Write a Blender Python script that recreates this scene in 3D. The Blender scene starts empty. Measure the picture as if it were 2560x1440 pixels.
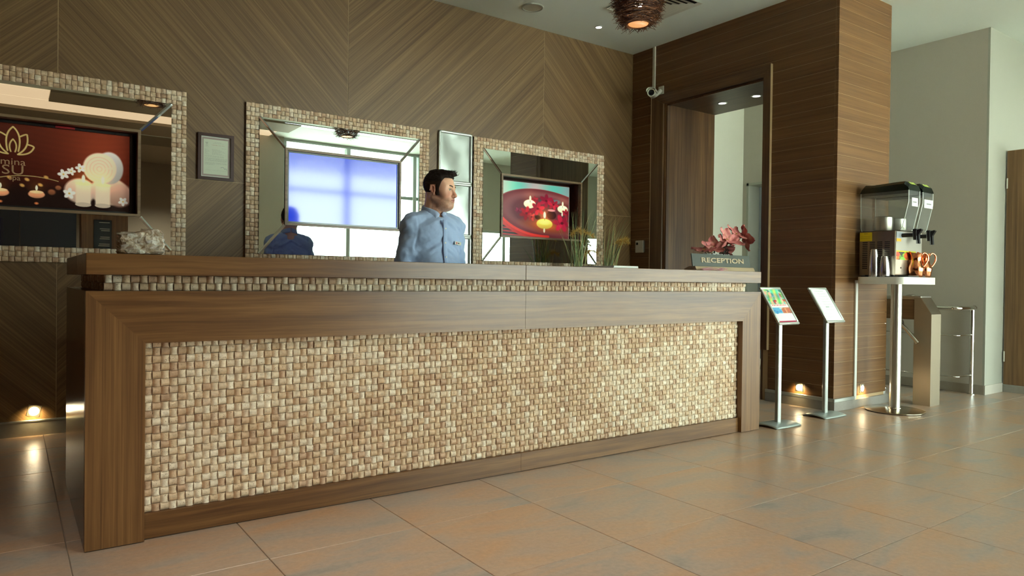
import bpy, math, random
import numpy as np
from mathutils import Vector, Matrix, Euler

random.seed(7); RNG = np.random.default_rng(7)
scene = bpy.context.scene
COL = scene.collection
R = math.radians

# ------------------------------------------------------------------ camera
cam_d = bpy.data.cameras.new('camera'); cam = bpy.data.objects.new('camera', cam_d); COL.objects.link(cam)
cam_d.sensor_width = 36.0; cam_d.lens = 36.0 * 1764.5 / 2560.0; cam_d.clip_start = 0.02; cam_d.clip_end = 200
CAM = Vector((-0.2293, -3.0526, 1.0336))
def _cam_matrix(yaw, pitch, roll):
    F = Vector((math.sin(yaw) * math.cos(pitch), math.cos(yaw) * math.cos(pitch), math.sin(pitch)))
    Rt = Vector((math.cos(yaw), -math.sin(yaw), 0)); U = Rt.cross(F)
    R2 = Rt * math.cos(roll) + U * math.sin(roll); U2 = U * math.cos(roll) - Rt * math.sin(roll)
    m = Matrix((R2, U2, -F)).transposed().to_4x4(); m.translation = CAM
    return m
cam.matrix_world = _cam_matrix(R(35.4223), R(-0.5625), R(0.6803))
scene.camera = cam

# ------------------------------------------------------------------ world, daylight, exposure
SKY = 14.0
world = bpy.data.worlds.new('overcast_sky'); scene.world = world; world.use_nodes = True
wn = world.node_tree.nodes; wl = world.node_tree.links
wn['Background'].inputs[0].default_value = (0.87, 1.0, 0.93, 1); wn['Background'].inputs[1].default_value = SKY

def area_portal(name, loc, rot, sx, sy):
    l = bpy.data.lights.new(name, 'AREA'); l.shape = 'RECTANGLE'; l.size = sx; l.size_y = sy
    l.cycles.is_portal = True
    o = bpy.data.objects.new(name, l); COL.objects.link(o); o.location = loc; o.rotation_euler = rot
    return o
FACADE = -4.5
area_portal('daylight_portal', (5.08, FACADE - .03, 1.75), (R(90), 0, 0), 2.84, 3.5)
area_portal('daylight_portal', (9.35, FACADE - .03, 1.05), (R(90), 0, 0), 4.1, 2.1)
area_portal('daylight_portal', (6.97, FACADE - .03, 1.75), (R(90), 0, 0), .66, 3.5)

def lamp(name, kind, loc, energy, color, size=.05, rot=(0, 0, 0), spot=None, blend=.5):
    l = bpy.data.lights.new(name, kind); l.energy = energy; l.color = color
    if kind == 'AREA': l.size = size
    else: l.shadow_soft_size = size
    if spot: l.spot_size = R(spot); l.spot_blend = blend
    o = bpy.data.objects.new(name, l); COL.objects.link(o); o.location = loc; o.rotation_euler = rot
    return o

sun_d = bpy.data.lights.new('sun', 'SUN'); sun_d.energy = 85.0; sun_d.angle = R(2); sun_d.color = (.93, 1, .95)
sun = bpy.data.objects.new('sun', sun_d); COL.objects.link(sun); sun.rotation_euler = (R(-24), R(8), 0)   # high behind the building: lights the paving outside, not the room
vs = scene.view_settings
scene.display_settings.display_device = 'sRGB'
vs.view_transform = 'Standard'; vs.look = 'None'; vs.gamma = 1; vs.use_curve_mapping = False; vs.exposure = 0.0
cy = scene.cycles
cy.use_denoising = True
cy.max_bounces = 8; cy.diffuse_bounces = 5; cy.glossy_bounces = 5; cy.transmission_bounces = 6; cy.transparent_max_bounces = 12
cy.caustics_reflective = False; cy.caustics_refractive = False; cy.sample_clamp_indirect = 30.0; cy.blur_glossy = 0.5

# ------------------------------------------------------------------ dimensions
L, DZ, BZ, FZ = 4.1068, 1.12, 1.0394, 0.9778        # desk length, top, slab underside, frame top
WB, CZ = 2.45, 3.5                                    # back wall, ceiling
SX, PY, PX = 5.256, 0.111, 6.09                       # dark side wall, pillar front, pillar right side
GX, QY, EY = 7.35, -0.19, 2.57                        # grey wall, white wall, corridor end

# ------------------------------------------------------------------ colour helpers
def lin(c):
    c = np.asarray(c, float) / 255.0
    return np.where(c <= .04045, c / 12.92, ((c + .055) / 1.055) ** 2.4)
def C3(r, g, b): return tuple(float(v) for v in lin((r, g, b))) + (1.0,)

# ------------------------------------------------------------------ mesh helpers
class MB:
    """collects vertices and faces for one mesh"""
    def __init__(self): self.v = []; self.f = []; self.c = []; self.col = None
    def add(self, vs_, fs, col=None):
        o = len(self.v); self.v += [tuple(p) for p in vs_]; self.f += [tuple(i + o for i in q) for q in fs]
        c = col if col is not None else (self.col or (1, 1, 1, 1)); self.c += [c] * len(vs_)
        return self
    def box(self, x0, x1, y0, y1, z0, z1, b=0.0, col=None, M=None):
        if b <= 0:
            vs_ = [(x, y, z) for x in (x0, x1) for y in (y0, y1) for z in (z0, z1)]
            fs = [(0, 1, 3, 2), (4, 6, 7, 5), (0, 4, 5, 1), (2, 3, 7, 6), (0, 2, 6, 4), (1, 5, 7, 3)]
        else:
            lo = (x0, y0, z0); hi = (x1, y1, z1); b = min(b, .45 * min(x1 - x0, y1 - y0, z1 - z0))
            vs_ = []; idx = {}
            for s in [(i, j, k) for i in (0, 1) for j in (0, 1) for k in (0, 1)]:
                for ax in range(3):
                    p = []
                    for a in range(3):
                        base = hi[a] if s[a] else lo[a]
                        if a != ax: base += -b if s[a] else b
                        p.append(base)
                    idx[(s, ax)] = len(vs_); vs_.append(tuple(p))
            fs = []
            cen = tuple((lo[a] + hi[a]) / 2 for a in range(3))
            def face(ids):
                pts = [Vector(vs_[i]) for i in ids]; n = (pts[1] - pts[0]).cross(pts[2] - pts[0])
                m = sum(pts, Vector()) / len(pts) - Vector(cen)
                fs.append(tuple(ids) if n.dot(m) > 0 else tuple(reversed(ids)))
            for ax in range(3):
                a, c = [i for i in range(3) if i != ax]
                for s in (0, 1):
                    q = []
                    for (u, v) in ((0, 0), (1, 0), (1, 1), (0, 1)):
                        t = [0, 0, 0]; t[ax] = s; t[a] = u; t[c] = v; q.append(idx[(tuple(t), ax)])
                    face(q)
            for ax in range(3):
                a, c = [i for i in range(3) if i != ax]
                for u in (0, 1):
                    for v in (0, 1):
                        t0 = [0, 0, 0]; t0[a] = u; t0[c] = v; t1 = list(t0); t1[ax] = 1
                        t0, t1 = tuple(t0), tuple(t1)
                        face([idx[(t0, a)], idx[(t1, a)], idx[(t1, c)], idx[(t0, c)]])
            for s in [(i, j, k) for i in (0, 1) for j in (0, 1) for k in (0, 1)]:
                face([idx[(s, 0)], idx[(s, 1)], idx[(s, 2)]])
        if M is not None: vs_ = [tuple(M @ Vector(p)) for p in vs_]
        return self.add(vs_, fs, col)
    def prism(self, poly, axis, a0, a1, col=None, M=None):
        """poly: 2-D points in the two other axes (order x,y,z without axis)"""
        n = len(poly); vs_ = []
        for a in (a0, a1):
            for p in poly:
                q = [p[0], p[1]]; q.insert(axis, a); vs_.append(tuple(q))
        area = sum(poly[i][0] * poly[(i + 1) % n][1] - poly[(i + 1) % n][0] * poly[i][1] for i in range(n))
        flip = (area < 0) != (axis == 1)
        fs = [tuple(reversed(range(n))), tuple(range(n, 2 * n))] + [(i, (i + 1) % n, n + (i + 1) % n, n + i) for i in range(n)]
        if flip: fs = [tuple(reversed(f)) for f in fs]
        if M is not None: vs_ = [tuple(M @ Vector(p)) for p in vs_]
        return self.add(vs_, fs, col)
    def tube(self, pts, r, n=10, caps=True, col=None):
        pts = [Vector(p) for p in pts]; m = len(pts); rs = r if isinstance(r, (list, tuple)) else [r] * m
        rings = []; up = None
        for i, p in enumerate(pts):
            t = (pts[min(i + 1, m - 1)] - pts[max(i - 1, 0)]).normalized()
            if up is None:
                up = Vector((0, 0, 1)) if abs(t.z) < .9 else Vector((1, 0, 0))
            u = t.cross(up).normalized(); up = u.cross(t).normalized()
            rings.append([p + (u * math.cos(2 * math.pi * k / n) + up * math.sin(2 * math.pi * k / n)) * rs[i] for k in range(n)])
        vs_ = [q for rg in rings for q in rg]; fs = []
        for i in range(m - 1):
            for k in range(n):
                a = i * n + k; b = i * n + (k + 1) % n
                fs.append((a, b, b + n, a + n))
        if caps: fs.append(tuple(reversed(range(n)))); fs.append(tuple(range((m - 1) * n, m * n)))
        fs = [tuple(reversed(f)) for f in fs]
        return self.add(vs_, fs, col)
    def lathe(self, prof, c=(0, 0, 0), n=24, col=None, M=None):
        """prof: (r, z) from bottom to top, closed by r=0 ends when wanted"""
        vs_ = []; fs = []
        for (r, z) in prof:
            for k in range(n):
                a = 2 * math.pi * k / n; vs_.append((c[0] + r * math.cos(a), c[1] + r * math.sin(a), c[2] + z))
        for i in range(len(prof) - 1):
            for k in range(n):
                a = i * n + k; b = i * n + (k + 1) % n; fs.append((a, b, b + n, a + n))
        if prof[0][0] > 1e-6: fs.append(tuple(reversed(range(n))))
        if prof[-1][0] > 1e-6: fs.append(tuple(range((len(prof) - 1) * n, len(prof) * n)))
        if M is not None: vs_ = [tuple(M @ Vector(p)) for p in vs_]
        return self.add(vs_, fs, col)
    def quadgrid(self, fn, nu, nv, col=None, closed=False):
        vs_ = [fn(i / (nu - 1), j / (nv - 1)) for j in range(nv) for i in range(nu)]
        fs = [(j * nu + i, j * nu + i + 1, (j + 1) * nu + i + 1, (j + 1) * nu + i) for j in range(nv - 1) for i in range(nu - 1)]
        return self.add(vs_, fs, col)
    def mesh(self, name, off=(0, 0, 0), smooth=None, colors=False):
        me = bpy.data.meshes.new(name)
        me.from_pydata([(a - off[0], b - off[1], c - off[2]) for a, b, c in self.v], [], self.f)
        if colors:
            at = me.color_attributes.new('Col', 'FLOAT_COLOR', 'POINT')
            at.data.foreach_set('color', np.array(self.c, np.float32).ravel())
        if smooth:
            me.shade_smooth()
            me.set_sharp_from_angle(angle=R(smooth))
        me.update()
        return me

def absloc(o):
    v = Vector((0, 0, 0))
    while o is not None: v += Vector(o.location); o = o.parent
    return v
def link(name, me, mat, parent=None, loc=(0, 0, 0)):
    o = bpy.data.objects.new(name, me); COL.objects.link(o); o.location = loc
    if parent is not None: o.parent = parent
    if mat is not None and len(me.materials) == 0: me.materials.append(mat)
    return o
def obj(name, mb, mat, parent=None, smooth=None, colors=False, **props):
    """one mesh object; coordinates in mb are room coordinates"""
    off = absloc(parent) if parent is not None else Vector((0, 0, 0))
    o = link(name, mb.mesh(name, off, smooth, colors), mat, parent)
    for k, v in props.items(): o[k] = v
    return o
def thing(name, label, cat, loc, group=None):
    o = bpy.data.objects.new(name, None); COL.objects.link(o); o.location = loc; o.empty_display_size = .1
    o['label'] = label; o['category'] = cat
    if group: o['group'] = group
    return o
def struct(name, mb, mat, parent=None, smooth=None, **props):
    o = obj(name, mb, mat, parent, smooth, **props)
    if parent is None: o['kind'] = 'structure'
    return o
def text_mb(body, size, M, extrude=.0005, bold=0.0, sx=1.0, align='CENTER', spacing=1.0):
    cu = bpy.data.curves.new('t', 'FONT'); cu.body = body; cu.size = size; cu.extrude = extrude; cu.offset = bold
    cu.align_x = align; cu.space_character = spacing; cu.resolution_u = 3
    o = bpy.data.objects.new('t', cu); COL.objects.link(o)
    dg = bpy.context.evaluated_depsgraph_get(); me = bpy.data.meshes.new_from_object(o.evaluated_get(dg))
    mb = MB(); S = Matrix.Diagonal((sx, 1, 1, 1))
    mb.add([tuple(M @ (S @ v.co)) for v in me.vertices], [tuple(p.vertices) for p in me.polygons])
    bpy.data.objects.remove(o); bpy.data.curves.remove(cu); bpy.data.meshes.remove(me)
    return mb

# ------------------------------------------------------------------ materials
def new_mat(name):
    m = bpy.data.materials.new(name); m.use_nodes = True
    nt = m.node_tree; b = nt.nodes['Principled BSDF']
    return m, nt, b
def N(nt, t, **kw):
    n = nt.nodes.new(t)
    for k, v in kw.items(): setattr(n, k, v)
    return n
def pbr(name, col, rough=.5, metal=0.0, spec=.5, bump=0.0, bscale=60, coat=0.0, aniso=0.0):
    m, nt, b = new_mat(name)
    b.inputs['Base Color'].default_value = col; b.inputs['Roughness'].default_value = rough
    b.inputs['Metallic'].default_value = metal; b.inputs['Specular IOR Level'].default_value = spec
    b.inputs['Coat Weight'].default_value = coat
    tc = N(nt, 'ShaderNodeTexCoord'); no = N(nt, 'ShaderNodeTexNoise'); no.inputs['Scale'].default_value = bscale
    nt.links.new(tc.outputs['Object'], no.inputs['Vector'])
    hsv = N(nt, 'ShaderNodeMix', data_type='RGBA'); hsv.inputs[0].default_value = 0.06
    hsv.inputs['A'].default_value = col; nt.links.new(no.outputs['Fac'], hsv.inputs['B'])
    if metal < .5 and bump > 0: nt.links.new(hsv.outputs['Result'], b.inputs['Base Color'])
    if bump > 0:
        bp = N(nt, 'ShaderNodeBump'); bp.inputs['Strength'].default_value = bump; bp.inputs['Distance'].default_value = .003
        nt.links.new(no.outputs['Fac'], bp.inputs['Height']); nt.links.new(bp.outputs['Normal'], b.inputs['Normal'])
    return m
def emit(name, col, strength):
    m, nt, b = new_mat(name)
    b.inputs['Base Color'].default_value = (0.8, 0.8, 0.8, 1)
    b.inputs['Emission Color'].default_value = col; b.inputs['Emission Strength'].default_value = strength
    return m
def ramp(nt, stops):
    r = N(nt, 'ShaderNodeValToRGB'); e = r.color_ramp.elements
    while len(e) < len(stops): e.new(.5)
    for i, (p, c) in enumerate(stops): e[i].position = p; e[i].color = c
    return r
def wood(name, rot, dark, mid, light, across=55, along=1.1, rough=.38, bands=5.0, bump=.12, wav=.0, gloss=.5):
    """veneer: grain runs along local X after the rotation"""
    m, nt, b = new_mat(name); lk = nt.links.new
    tc = N(nt, 'ShaderNodeTexCoord')
    vr = N(nt, 'ShaderNodeVectorRotate', rotation_type='EULER_XYZ'); vr.inputs['Rotation'].default_value = rot
    lk(tc.outputs['Object'], vr.inputs['Vector'])
    src = vr.outputs[0]
    if wav > 0:
        nw = N(nt, 'ShaderNodeTexNoise'); nw.inputs['Scale'].default_value = 2.2; nw.inputs['Detail'].default_value = 2
        mpw = N(nt, 'ShaderNodeMapping'); mpw.inputs['Scale'].default_value = (1, 3.0, 3.0); lk(src, mpw.inputs[0]); lk(mpw.outputs[0], nw.inputs['Vector'])
        sc = N(nt, 'ShaderNodeVectorMath', operation='SCALE'); sc.inputs['Scale'].default_value = wav; lk(nw.outputs['Color'], sc.inputs[0])
        ad = N(nt, 'ShaderNodeVectorMath', operation='ADD'); lk(src, ad.inputs[0]); lk(sc.outputs[0], ad.inputs[1]); src = ad.outputs[0]
    def streak(a, c, det, dis=0):
        mp = N(nt, 'ShaderNodeMapping'); mp.inputs['Scale'].default_value = (a, c, c); lk(src, mp.inputs[0])
        no = N(nt, 'ShaderNodeTexNoise'); no.inputs['Scale'].default_value = 1; no.inputs['Detail'].default_value = det
        no.inputs['Roughness'].default_value = .65; no.inputs['Distortion'].default_value = dis
        lk(mp.outputs[0], no.inputs['Vector']); return no.outputs['Fac']
    f1 = streak(along, across, 4); f2 = streak(along * .5, bands, 2); f3 = streak(along * 4, across * 4.5, 1)
    mx = N(nt, 'ShaderNodeMath', operation='MULTIPLY_ADD'); mx.inputs[1].default_value = .55; lk(f1, mx.inputs[0])
    m2 = N(nt, 'ShaderNodeMath', operation='MULTIPLY_ADD'); m2.inputs[1].default_value = .30; lk(f2, m2.inputs[0])
    m3 = N(nt, 'ShaderNodeMath', operation='MULTIPLY'); m3.inputs[1].default_value = .15; lk(f3, m3.inputs[0])
    lk(m3.outputs[0], m2.inputs[2]); lk(m2.outputs[0], mx.inputs[2])
    rp = ramp(nt, [(.36, dark), (.5, mid), (.64, light)]); lk(mx.outputs[0], rp.inputs[0])
    lk(rp.outputs[0], b.inputs['Base Color'])
    b.inputs['Roughness'].default_value = rough; b.inputs['Specular IOR Level'].default_value = gloss
    bp = N(nt, 'ShaderNodeBump'); bp.inputs['Strength'].default_value = bump; bp.inputs['Distance'].default_value = .001
    lk(f1, bp.inputs['Height']); lk(bp.outputs['Normal'], b.inputs['Normal'])
    return m
VD, VM, VL = C3(84, 54, 29), C3(112, 78, 43), C3(138, 101, 60)       # veneer tones
M_wood_x = wood('veneer_horizontal', (0, 0, 0), VD, VM, VL, across=34, along=1.0, wav=.02, rough=.34)
M_wood_z = wood('veneer_vertical', (0, R(90), 0), VD, VM, VL, across=85, along=1.0, wav=.004)
M_wood_y = wood('veneer_depth', (0, 0, R(90)), VD, VM, VL, across=40, along=1.0, wav=.01)
DD, DM, DL = C3(88, 64, 38), C3(112, 86, 53), C3(136, 108, 70)
M_diag_a = wood('veneer_diagonal_rising', (0, R(45), 0), DD, DM, DL, across=95, along=.6, rough=.45, bands=9)
M_diag_b = wood('veneer_diagonal_falling', (0, R(-45), 0), DD, DM, DL, across=95, along=.6, rough=.45, bands=9)
PD, PM, PL = C3(98, 66, 36), C3(114, 80, 46), C3(128, 92, 55)
M_plank_y = wood('veneer_plank_depth', (0, 0, R(90)), PD, PM, PL, across=60, along=.9, rough=.42)
M_plank_x = wood('veneer_plank_front', (0, 0, 0), PD, PM, PL, across=60, along=.9, rough=.42)
M_dark_wood = wood('dark_veneer', (0, 0, 0), C3(48, 28, 18), C3(62, 36, 22), C3(78, 48, 30), across=40)
M_gap = pbr('joint_backing', C3(176, 150, 112), .6)
M_black = pbr('black_plastic', C3(18, 18, 19), .35)
M_black_matt = pbr('black_matt', C3(14, 14, 14), .8)
M_white = pbr('white_paint', C3(166, 168, 155), .6, bump=.05, bscale=200)
M_cream = pbr('cream_wall_paint', C3(222, 222, 206), .7, bump=.05, bscale=250)
M_grey = pbr('taupe_wall_paint', C3(184, 178, 164), .7, bump=.05, bscale=250)
M_ceil = pbr('ceiling_paint', C3(226, 236, 230), .8, bump=.03, bscale=120)
M_alu = pbr('brushed_aluminium', C3(196, 202, 198), .35, .85)
M_alu_grey = pbr('grey_powder_coat', C3(176, 188, 184), .35, .3)
M_steel = pbr('brushed_steel', C3(190, 186, 176), .3, 1.0, bump=.02, bscale=400)
M_chrome = pbr('polished_chrome', C3(226, 226, 222), .08, 1.0)
M_brushed_dark = pbr('brushed_steel_dark', C3(150, 142, 128), .38, 1.0)
M_copper = pbr('polished_copper', C3(226, 150, 108), .16, 1.0, bump=.05, bscale=90)
M_paper = pbr('white_paper', C3(236, 238, 232), .6)
M_ink = pbr('dark_ink', C3(70, 72, 76), .7)
M_glass_edge = pbr('glass_edge', C3(150, 180, 170), .1)
M_mirror = pbr('mirror_glass', (0.80, 0.91, 0.875, 1), .0, 1.0)
M_bevel = pbr('bevelled_mirror_strip', (0.86, 0.92, 0.90, 1), .03, 1.0)
M_stone_skirt = pbr('stone_skirting', C3(142, 138, 130), .35, bump=.1, bscale=40)
M_glow_warm = emit('lamp_glow_warm', (1.0, .86, .62, 1), 45)
M_glow_white = emit('lamp_glow_white', (1.0, .93, .84, 1), 14)
M_cove = emit('cove_glow', (1.0, .64, .39, 1), .78)

def vcol(name, rough=.5, emission=0.0, spec=.5, coat=0.0, noise=0.0, nscale=200):
    m, nt, b = new_mat(name); at = N(nt, 'ShaderNodeAttribute', attribute_name='Col')
    src = at.outputs['Color']
    if noise > 0:
        tc = N(nt, 'ShaderNodeTexCoord'); no = N(nt, 'ShaderNodeTexNoise'); no.inputs['Scale'].default_value = nscale
        nt.links.new(tc.outputs['Object'], no.inputs['Vector'])
        bp = N(nt, 'ShaderNodeBump'); bp.inputs['Strength'].default_value = noise; bp.inputs['Distance'].default_value = .002
        nt.links.new(no.outputs['Fac'], bp.inputs['Height']); nt.links.new(bp.outputs['Normal'], b.inputs['Normal'])
    nt.links.new(src, b.inputs['Base Color'])
    b.inputs['Roughness'].default_value = rough; b.inputs['Specular IOR Level'].default_value = spec; b.inputs['Coat Weight'].default_value = coat
    if emission > 0:
        nt.links.new(src, b.inputs['Emission Color']); b.inputs['Emission Strength'].default_value = emission
    return m
M_print = vcol('printed_paper', .5)
M_screen = vcol('lit_picture', .25, emission=.42)
M_screen_dim = vcol('lit_picture_dim', .2, emission=.26)

def stone_mat():
    m, nt, b = new_mat('travertine_mosaic'); lk = nt.links.new
    at = N(nt, 'ShaderNodeAttribute', attribute_name='Col'); tc = N(nt, 'ShaderNodeTexCoord')
    geo = N(nt, 'ShaderNodeNewGeometry')
    no = N(nt, 'ShaderNodeTexNoise'); no.inputs['Scale'].default_value = 55; no.inputs['Detail'].default_value = 4; lk(geo.outputs['Position'], no.inputs['Vector'])
    rp = ramp(nt, [(.3, (.80, .76, .70, 1)), (.7, (1.2, 1.18, 1.14, 1))]); lk(no.outputs['Fac'], rp.inputs[0])
    mu = N(nt, 'ShaderNodeMix', data_type='RGBA', blend_type='MULTIPLY'); mu.inputs[0].default_value = 1
    lk(at.outputs['Color'], mu.inputs['A']); lk(rp.outputs[0], mu.inputs['B'])
    pit = N(nt, 'ShaderNodeTexNoise'); pit.inputs['Scale'].default_value = 260; pit.inputs['Detail'].default_value = 1; lk(geo.outputs['Position'], pit.inputs['Vector'])
    pr = ramp(nt, [(.27, (0, 0, 0, 1)), (.33, (1, 1, 1, 1))]); lk(pit.outputs['Fac'], pr.inputs[0])
    m2 = N(nt, 'ShaderNodeMix', data_type='RGBA'); lk(pr.outputs[0], m2.inputs[0]); m2.inputs['A'].default_value = C3(112, 80, 60); lk(mu.outputs['Result'], m2.inputs['B'])
    lk(m2.outputs['Result'], b.inputs['Base Color']); b.inputs['Roughness'].default_value = .55
    bp = N(nt, 'ShaderNodeBump'); bp.inputs['Strength'].default_value = .35; bp.inputs['Distance'].default_value = .0015
    lk(pr.outputs[0], bp.inputs['Height']); lk(bp.outputs['Normal'], b.inputs['Normal'])
    return m
M_stone = stone_mat()

def floor_mat():
    m, nt, b = new_mat('slate_porcelain'); lk = nt.links.new
    tc = N(nt, 'ShaderNodeTexCoord'); oi = N(nt, 'ShaderNodeObjectInfo')
    geo = N(nt, 'ShaderNodeNewGeometry')
    sc = N(nt, 'ShaderNodeVectorMath', operation='SCALE'); lk(oi.outputs['Location'], sc.inputs[0]); sc.inputs['Scale'].default_value = 7.3
    ad = N(nt, 'ShaderNodeVectorMath', operation='ADD'); lk(tc.outputs['Object'], ad.inputs[0]); lk(sc.outputs[0], ad.inputs[1])
    mp = N(nt, 'ShaderNodeMapping'); mp.inputs['Rotation'].default_value = (0, 0, R(28)); mp.inputs['Scale'].default_value = (1.2, 3.2, 1); lk(ad.outputs[0], mp.inputs[0])
    n1 = N(nt, 'ShaderNodeTexNoise'); n1.inputs['Scale'].default_value = 1.6; n1.inputs['Detail'].default_value = 6; n1.inputs['Roughness'].default_value = .6; n1.inputs['Distortion'].default_value = .8; lk(mp.outputs[0], n1.inputs['Vector'])
    n2 = N(nt, 'ShaderNodeTexNoise'); n2.inputs['Scale'].default_value = 45; n2.inputs['Detail'].default_value = 5; n2.inputs['Roughness'].default_value = .7; lk(ad.outputs[0], n2.inputs['Vector'])
    rp = ramp(nt, [(.28, C3(146, 142, 136)), (.42, C3(168, 157, 146)), (.55, C3(182, 158, 137)), (.72, C3(190, 154, 122))])
    mr = N(nt, 'ShaderNodeMath', operation='MULTIPLY_ADD'); lk(oi.outputs['Random'], mr.inputs[0]); mr.inputs[1].default_value = .10; lk(n1.outputs['Fac'], mr.inputs[2])
    lk(mr.outputs[0], rp.inputs[0])
    r2 = ramp(nt, [(.3, (.84, .84, .84, 1)), (.7, (1.1, 1.1, 1.1, 1))]); lk(n2.outputs['Fac'], r2.inputs[0])
    mu = N(nt, 'ShaderNodeMix', data_type='RGBA', blend_type='MULTIPLY'); mu.inputs[0].default_value = 1; lk(rp.outputs[0], mu.inputs['A']); lk(r2.outputs[0], mu.inputs['B'])
    lk(mu.outputs['Result'], b.inputs['Base Color'])
    rr = N(nt, 'ShaderNodeMapRange'); rr.inputs['To Min'].default_value = .24; rr.inputs['To Max'].default_value = .40; lk(n2.outputs['Fac'], rr.inputs['Value']); lk(rr.outputs[0], b.inputs['Roughness'])
    n3 = N(nt, 'ShaderNodeTexNoise'); n3.inputs['Scale'].default_value = 24; n3.inputs['Detail'].default_value = 6; n3.inputs['Distortion'].default_value = .6; lk(ad.outputs[0], n3.inputs['Vector'])
    bp = N(nt, 'ShaderNodeBump'); bp.inputs['Strength'].default_value = .30; bp.inputs['Distance'].default_value = .004; lk(n3.outputs['Fac'], bp.inputs['Height']); lk(bp.outputs['Normal'], b.inputs['Normal'])
    return m
M_floor = floor_mat()

def glass_mat(name, tint, refl=.5):
    """thin pane: clear with a Fresnel reflection, lets daylight straight through"""
    m = bpy.data.materials.new(name); m.use_nodes = True; nt = m.node_tree; nt.nodes.clear(); lk = nt.links.new
    out = N(nt, 'ShaderNodeOutputMaterial'); tr = N(nt, 'ShaderNodeBsdfTransparent'); tr.inputs[0].default_value = tint
    gl = N(nt, 'ShaderNodeBsdfGlossy'); gl.inputs['Roughness'].default_value = .03
    lw = N(nt, 'ShaderNodeLayerWeight'); lw.inputs['Blend'].default_value = .5
    pw = N(nt, 'ShaderNodeMath', operation='POWER'); pw.inputs[1].default_value = 5; lk(lw.outputs['Facing'], pw.inputs[0])
    fr = N(nt, 'ShaderNodeMath', operation='MULTIPLY_ADD'); fr.inputs[1].default_value = .95; fr.inputs[2].default_value = .04; lk(pw.outputs[0], fr.inputs[0])
    mx = N(nt, 'ShaderNodeMixShader'); mu = N(nt, 'ShaderNodeMath', operation='MULTIPLY'); mu.inputs[1].default_value = refl * 2
    lk(fr.outputs[0], mu.inputs[0]); lk(mu.outputs[0], mx.inputs[0]); lk(tr.outputs[0], mx.inputs[1]); lk(gl.outputs[0], mx.inputs[2]); lk(mx.outputs[0], out.inputs[0])
    return m
M_pane = glass_mat('window_glass', (.97, .99, .98, 1))
M_tank = glass_mat('clear_tank_plastic', (.90, .92, .91, 1), .8)
def milky(m, f):
    nt = m.node_tree; lk = nt.links.new; out = [n for n in nt.nodes if n.type == 'OUTPUT_MATERIAL'][0]; src = out.inputs[0].links[0].from_socket
    df = N(nt, 'ShaderNodeBsdfDiffuse'); df.inputs[0].default_value = (.86, .9, .88, 1); mx = N(nt, 'ShaderNodeMixShader'); mx.inputs[0].default_value = f
    lk(src, mx.inputs[1]); lk(df.outputs[0], mx.inputs[2]); lk(mx.outputs[0], out.inputs[0])
milky(M_tank, .09)
M_cover = glass_mat('plastic_cover_sheet', (.96, .98, .97, 1), .9)
# ================================================================== ROOM SHELL
# floor: slab with recessed joints, every tile a piece of its own
fl = struct('floor', MB().box(-5, 16.2, -8.2, 6, -.12, -.004), pbr('floor_grout', C3(150, 138, 122), .8))
T = .604; x_off, y_off = -.05, .17
tile_me = MB().box(-T / 2 + .0015, T / 2 - .0015, -T / 2 + .0015, T / 2 - .0015, -.012, 0, b=.0015).mesh('floor_tile'); tile_me.materials.append(M_floor)
tiles = []
for i in range(-8, 18):
    for j in range(-14, 8):
        cx, cy_ = x_off + (i + .5) * T, y_off + (j + .5) * T
        if cx > 9.6 or cx < -4.4 or cy_ < -7.2 or (cx > GX - .1 and cy_ > QY + .3) or (cy_ > WB + .25 and not (PX < cx < GX)) or (cx > 3.9 and cy_ < FACADE - .2): continue
        d = Vector((cx, cy_, 0)) - CAM; fwd = d.x * .579 + d.y * .815; lat = d.x * .815 - d.y * .579
        vis = fwd > .6 and abs(lat) < fwd * .80
        tiles.append((0 if vis else 1, d.length, cx, cy_))
tiles.sort()
rest = MB()
for n, (v, dd, cx, cy_) in enumerate(tiles):
    if n < 285: link('tile', tile_me, None, fl, (cx, cy_, 0))
    else: rest.box(cx - T / 2 + .0015, cx + T / 2 - .0015, cy_ - T / 2 + .0015, cy_ + T / 2 - .0015, -.012, 0)
if rest.v: obj('tile_field', rest, M_floor, fl, kind='stuff')

struct('ceiling', MB().box(-5, 16.2, -8.2, 6, CZ, CZ + .15), M_ceil)

def frame_with_hole(mb, x0, x1, z0, z1, y0, y1, holes):
    xs = sorted({x0, x1} | {max(x0, min(x1, h[k])) for h in holes for k in (0, 1)}); zs = sorted({z0, z1} | {max(z0, min(z1, h[k])) for h in holes for k in (2, 3)})
    for a, b_ in zip(xs, xs[1:]):
        for c, d in zip(zs, zs[1:]):
            if b_ - a < 1e-5 or d - c < 1e-5: continue
            mx, mz = (a + b_) / 2, (c + d) / 2
            if any(h[0] < mx < h[1] and h[2] < mz < h[3] for h in holes): continue
            mb.box(a, b_, y0, y1, c, d)
    return mb

# back wall: backing plus veneered panels with mitred grain
MIR = [(-.805, .795), (1.206, 2.76), (3.222, 4.832)]         # outer edges of the three mirror frames
MZ0, MZ1 = 1.120, 2.355
BOX = [(-.487, .502), (1.497, 2.484), (3.522, 4.519)]; BZ0, BZ1 = 1.446, 2.044
holes = [(a + .012, b_ - .012, BZ0 + .012, BZ1 - .012) for a, b_ in BOX]
wall_back = struct('wall_back', MB().box(-5, SX + .02, WB + .20, WB + .35, -.02, CZ), M_gap)
xs = [-4.0, -2.0, .02, 2.015, 4.042, SX]
for i in range(5):
    for k, (z0, z1) in enumerate(((.0, 1.745), (1.745, CZ))):
        up = (i + k) % 2 == 0
        mb = frame_with_hole(MB(), xs[i] + .002, xs[i + 1] - .002, z0 + .002, z1 - .002, WB, WB + .02, holes)
        obj('panel', mb, M_diag_a if (i % 2 == 0) == (k == 0) else M_diag_b, wall_back)
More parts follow.
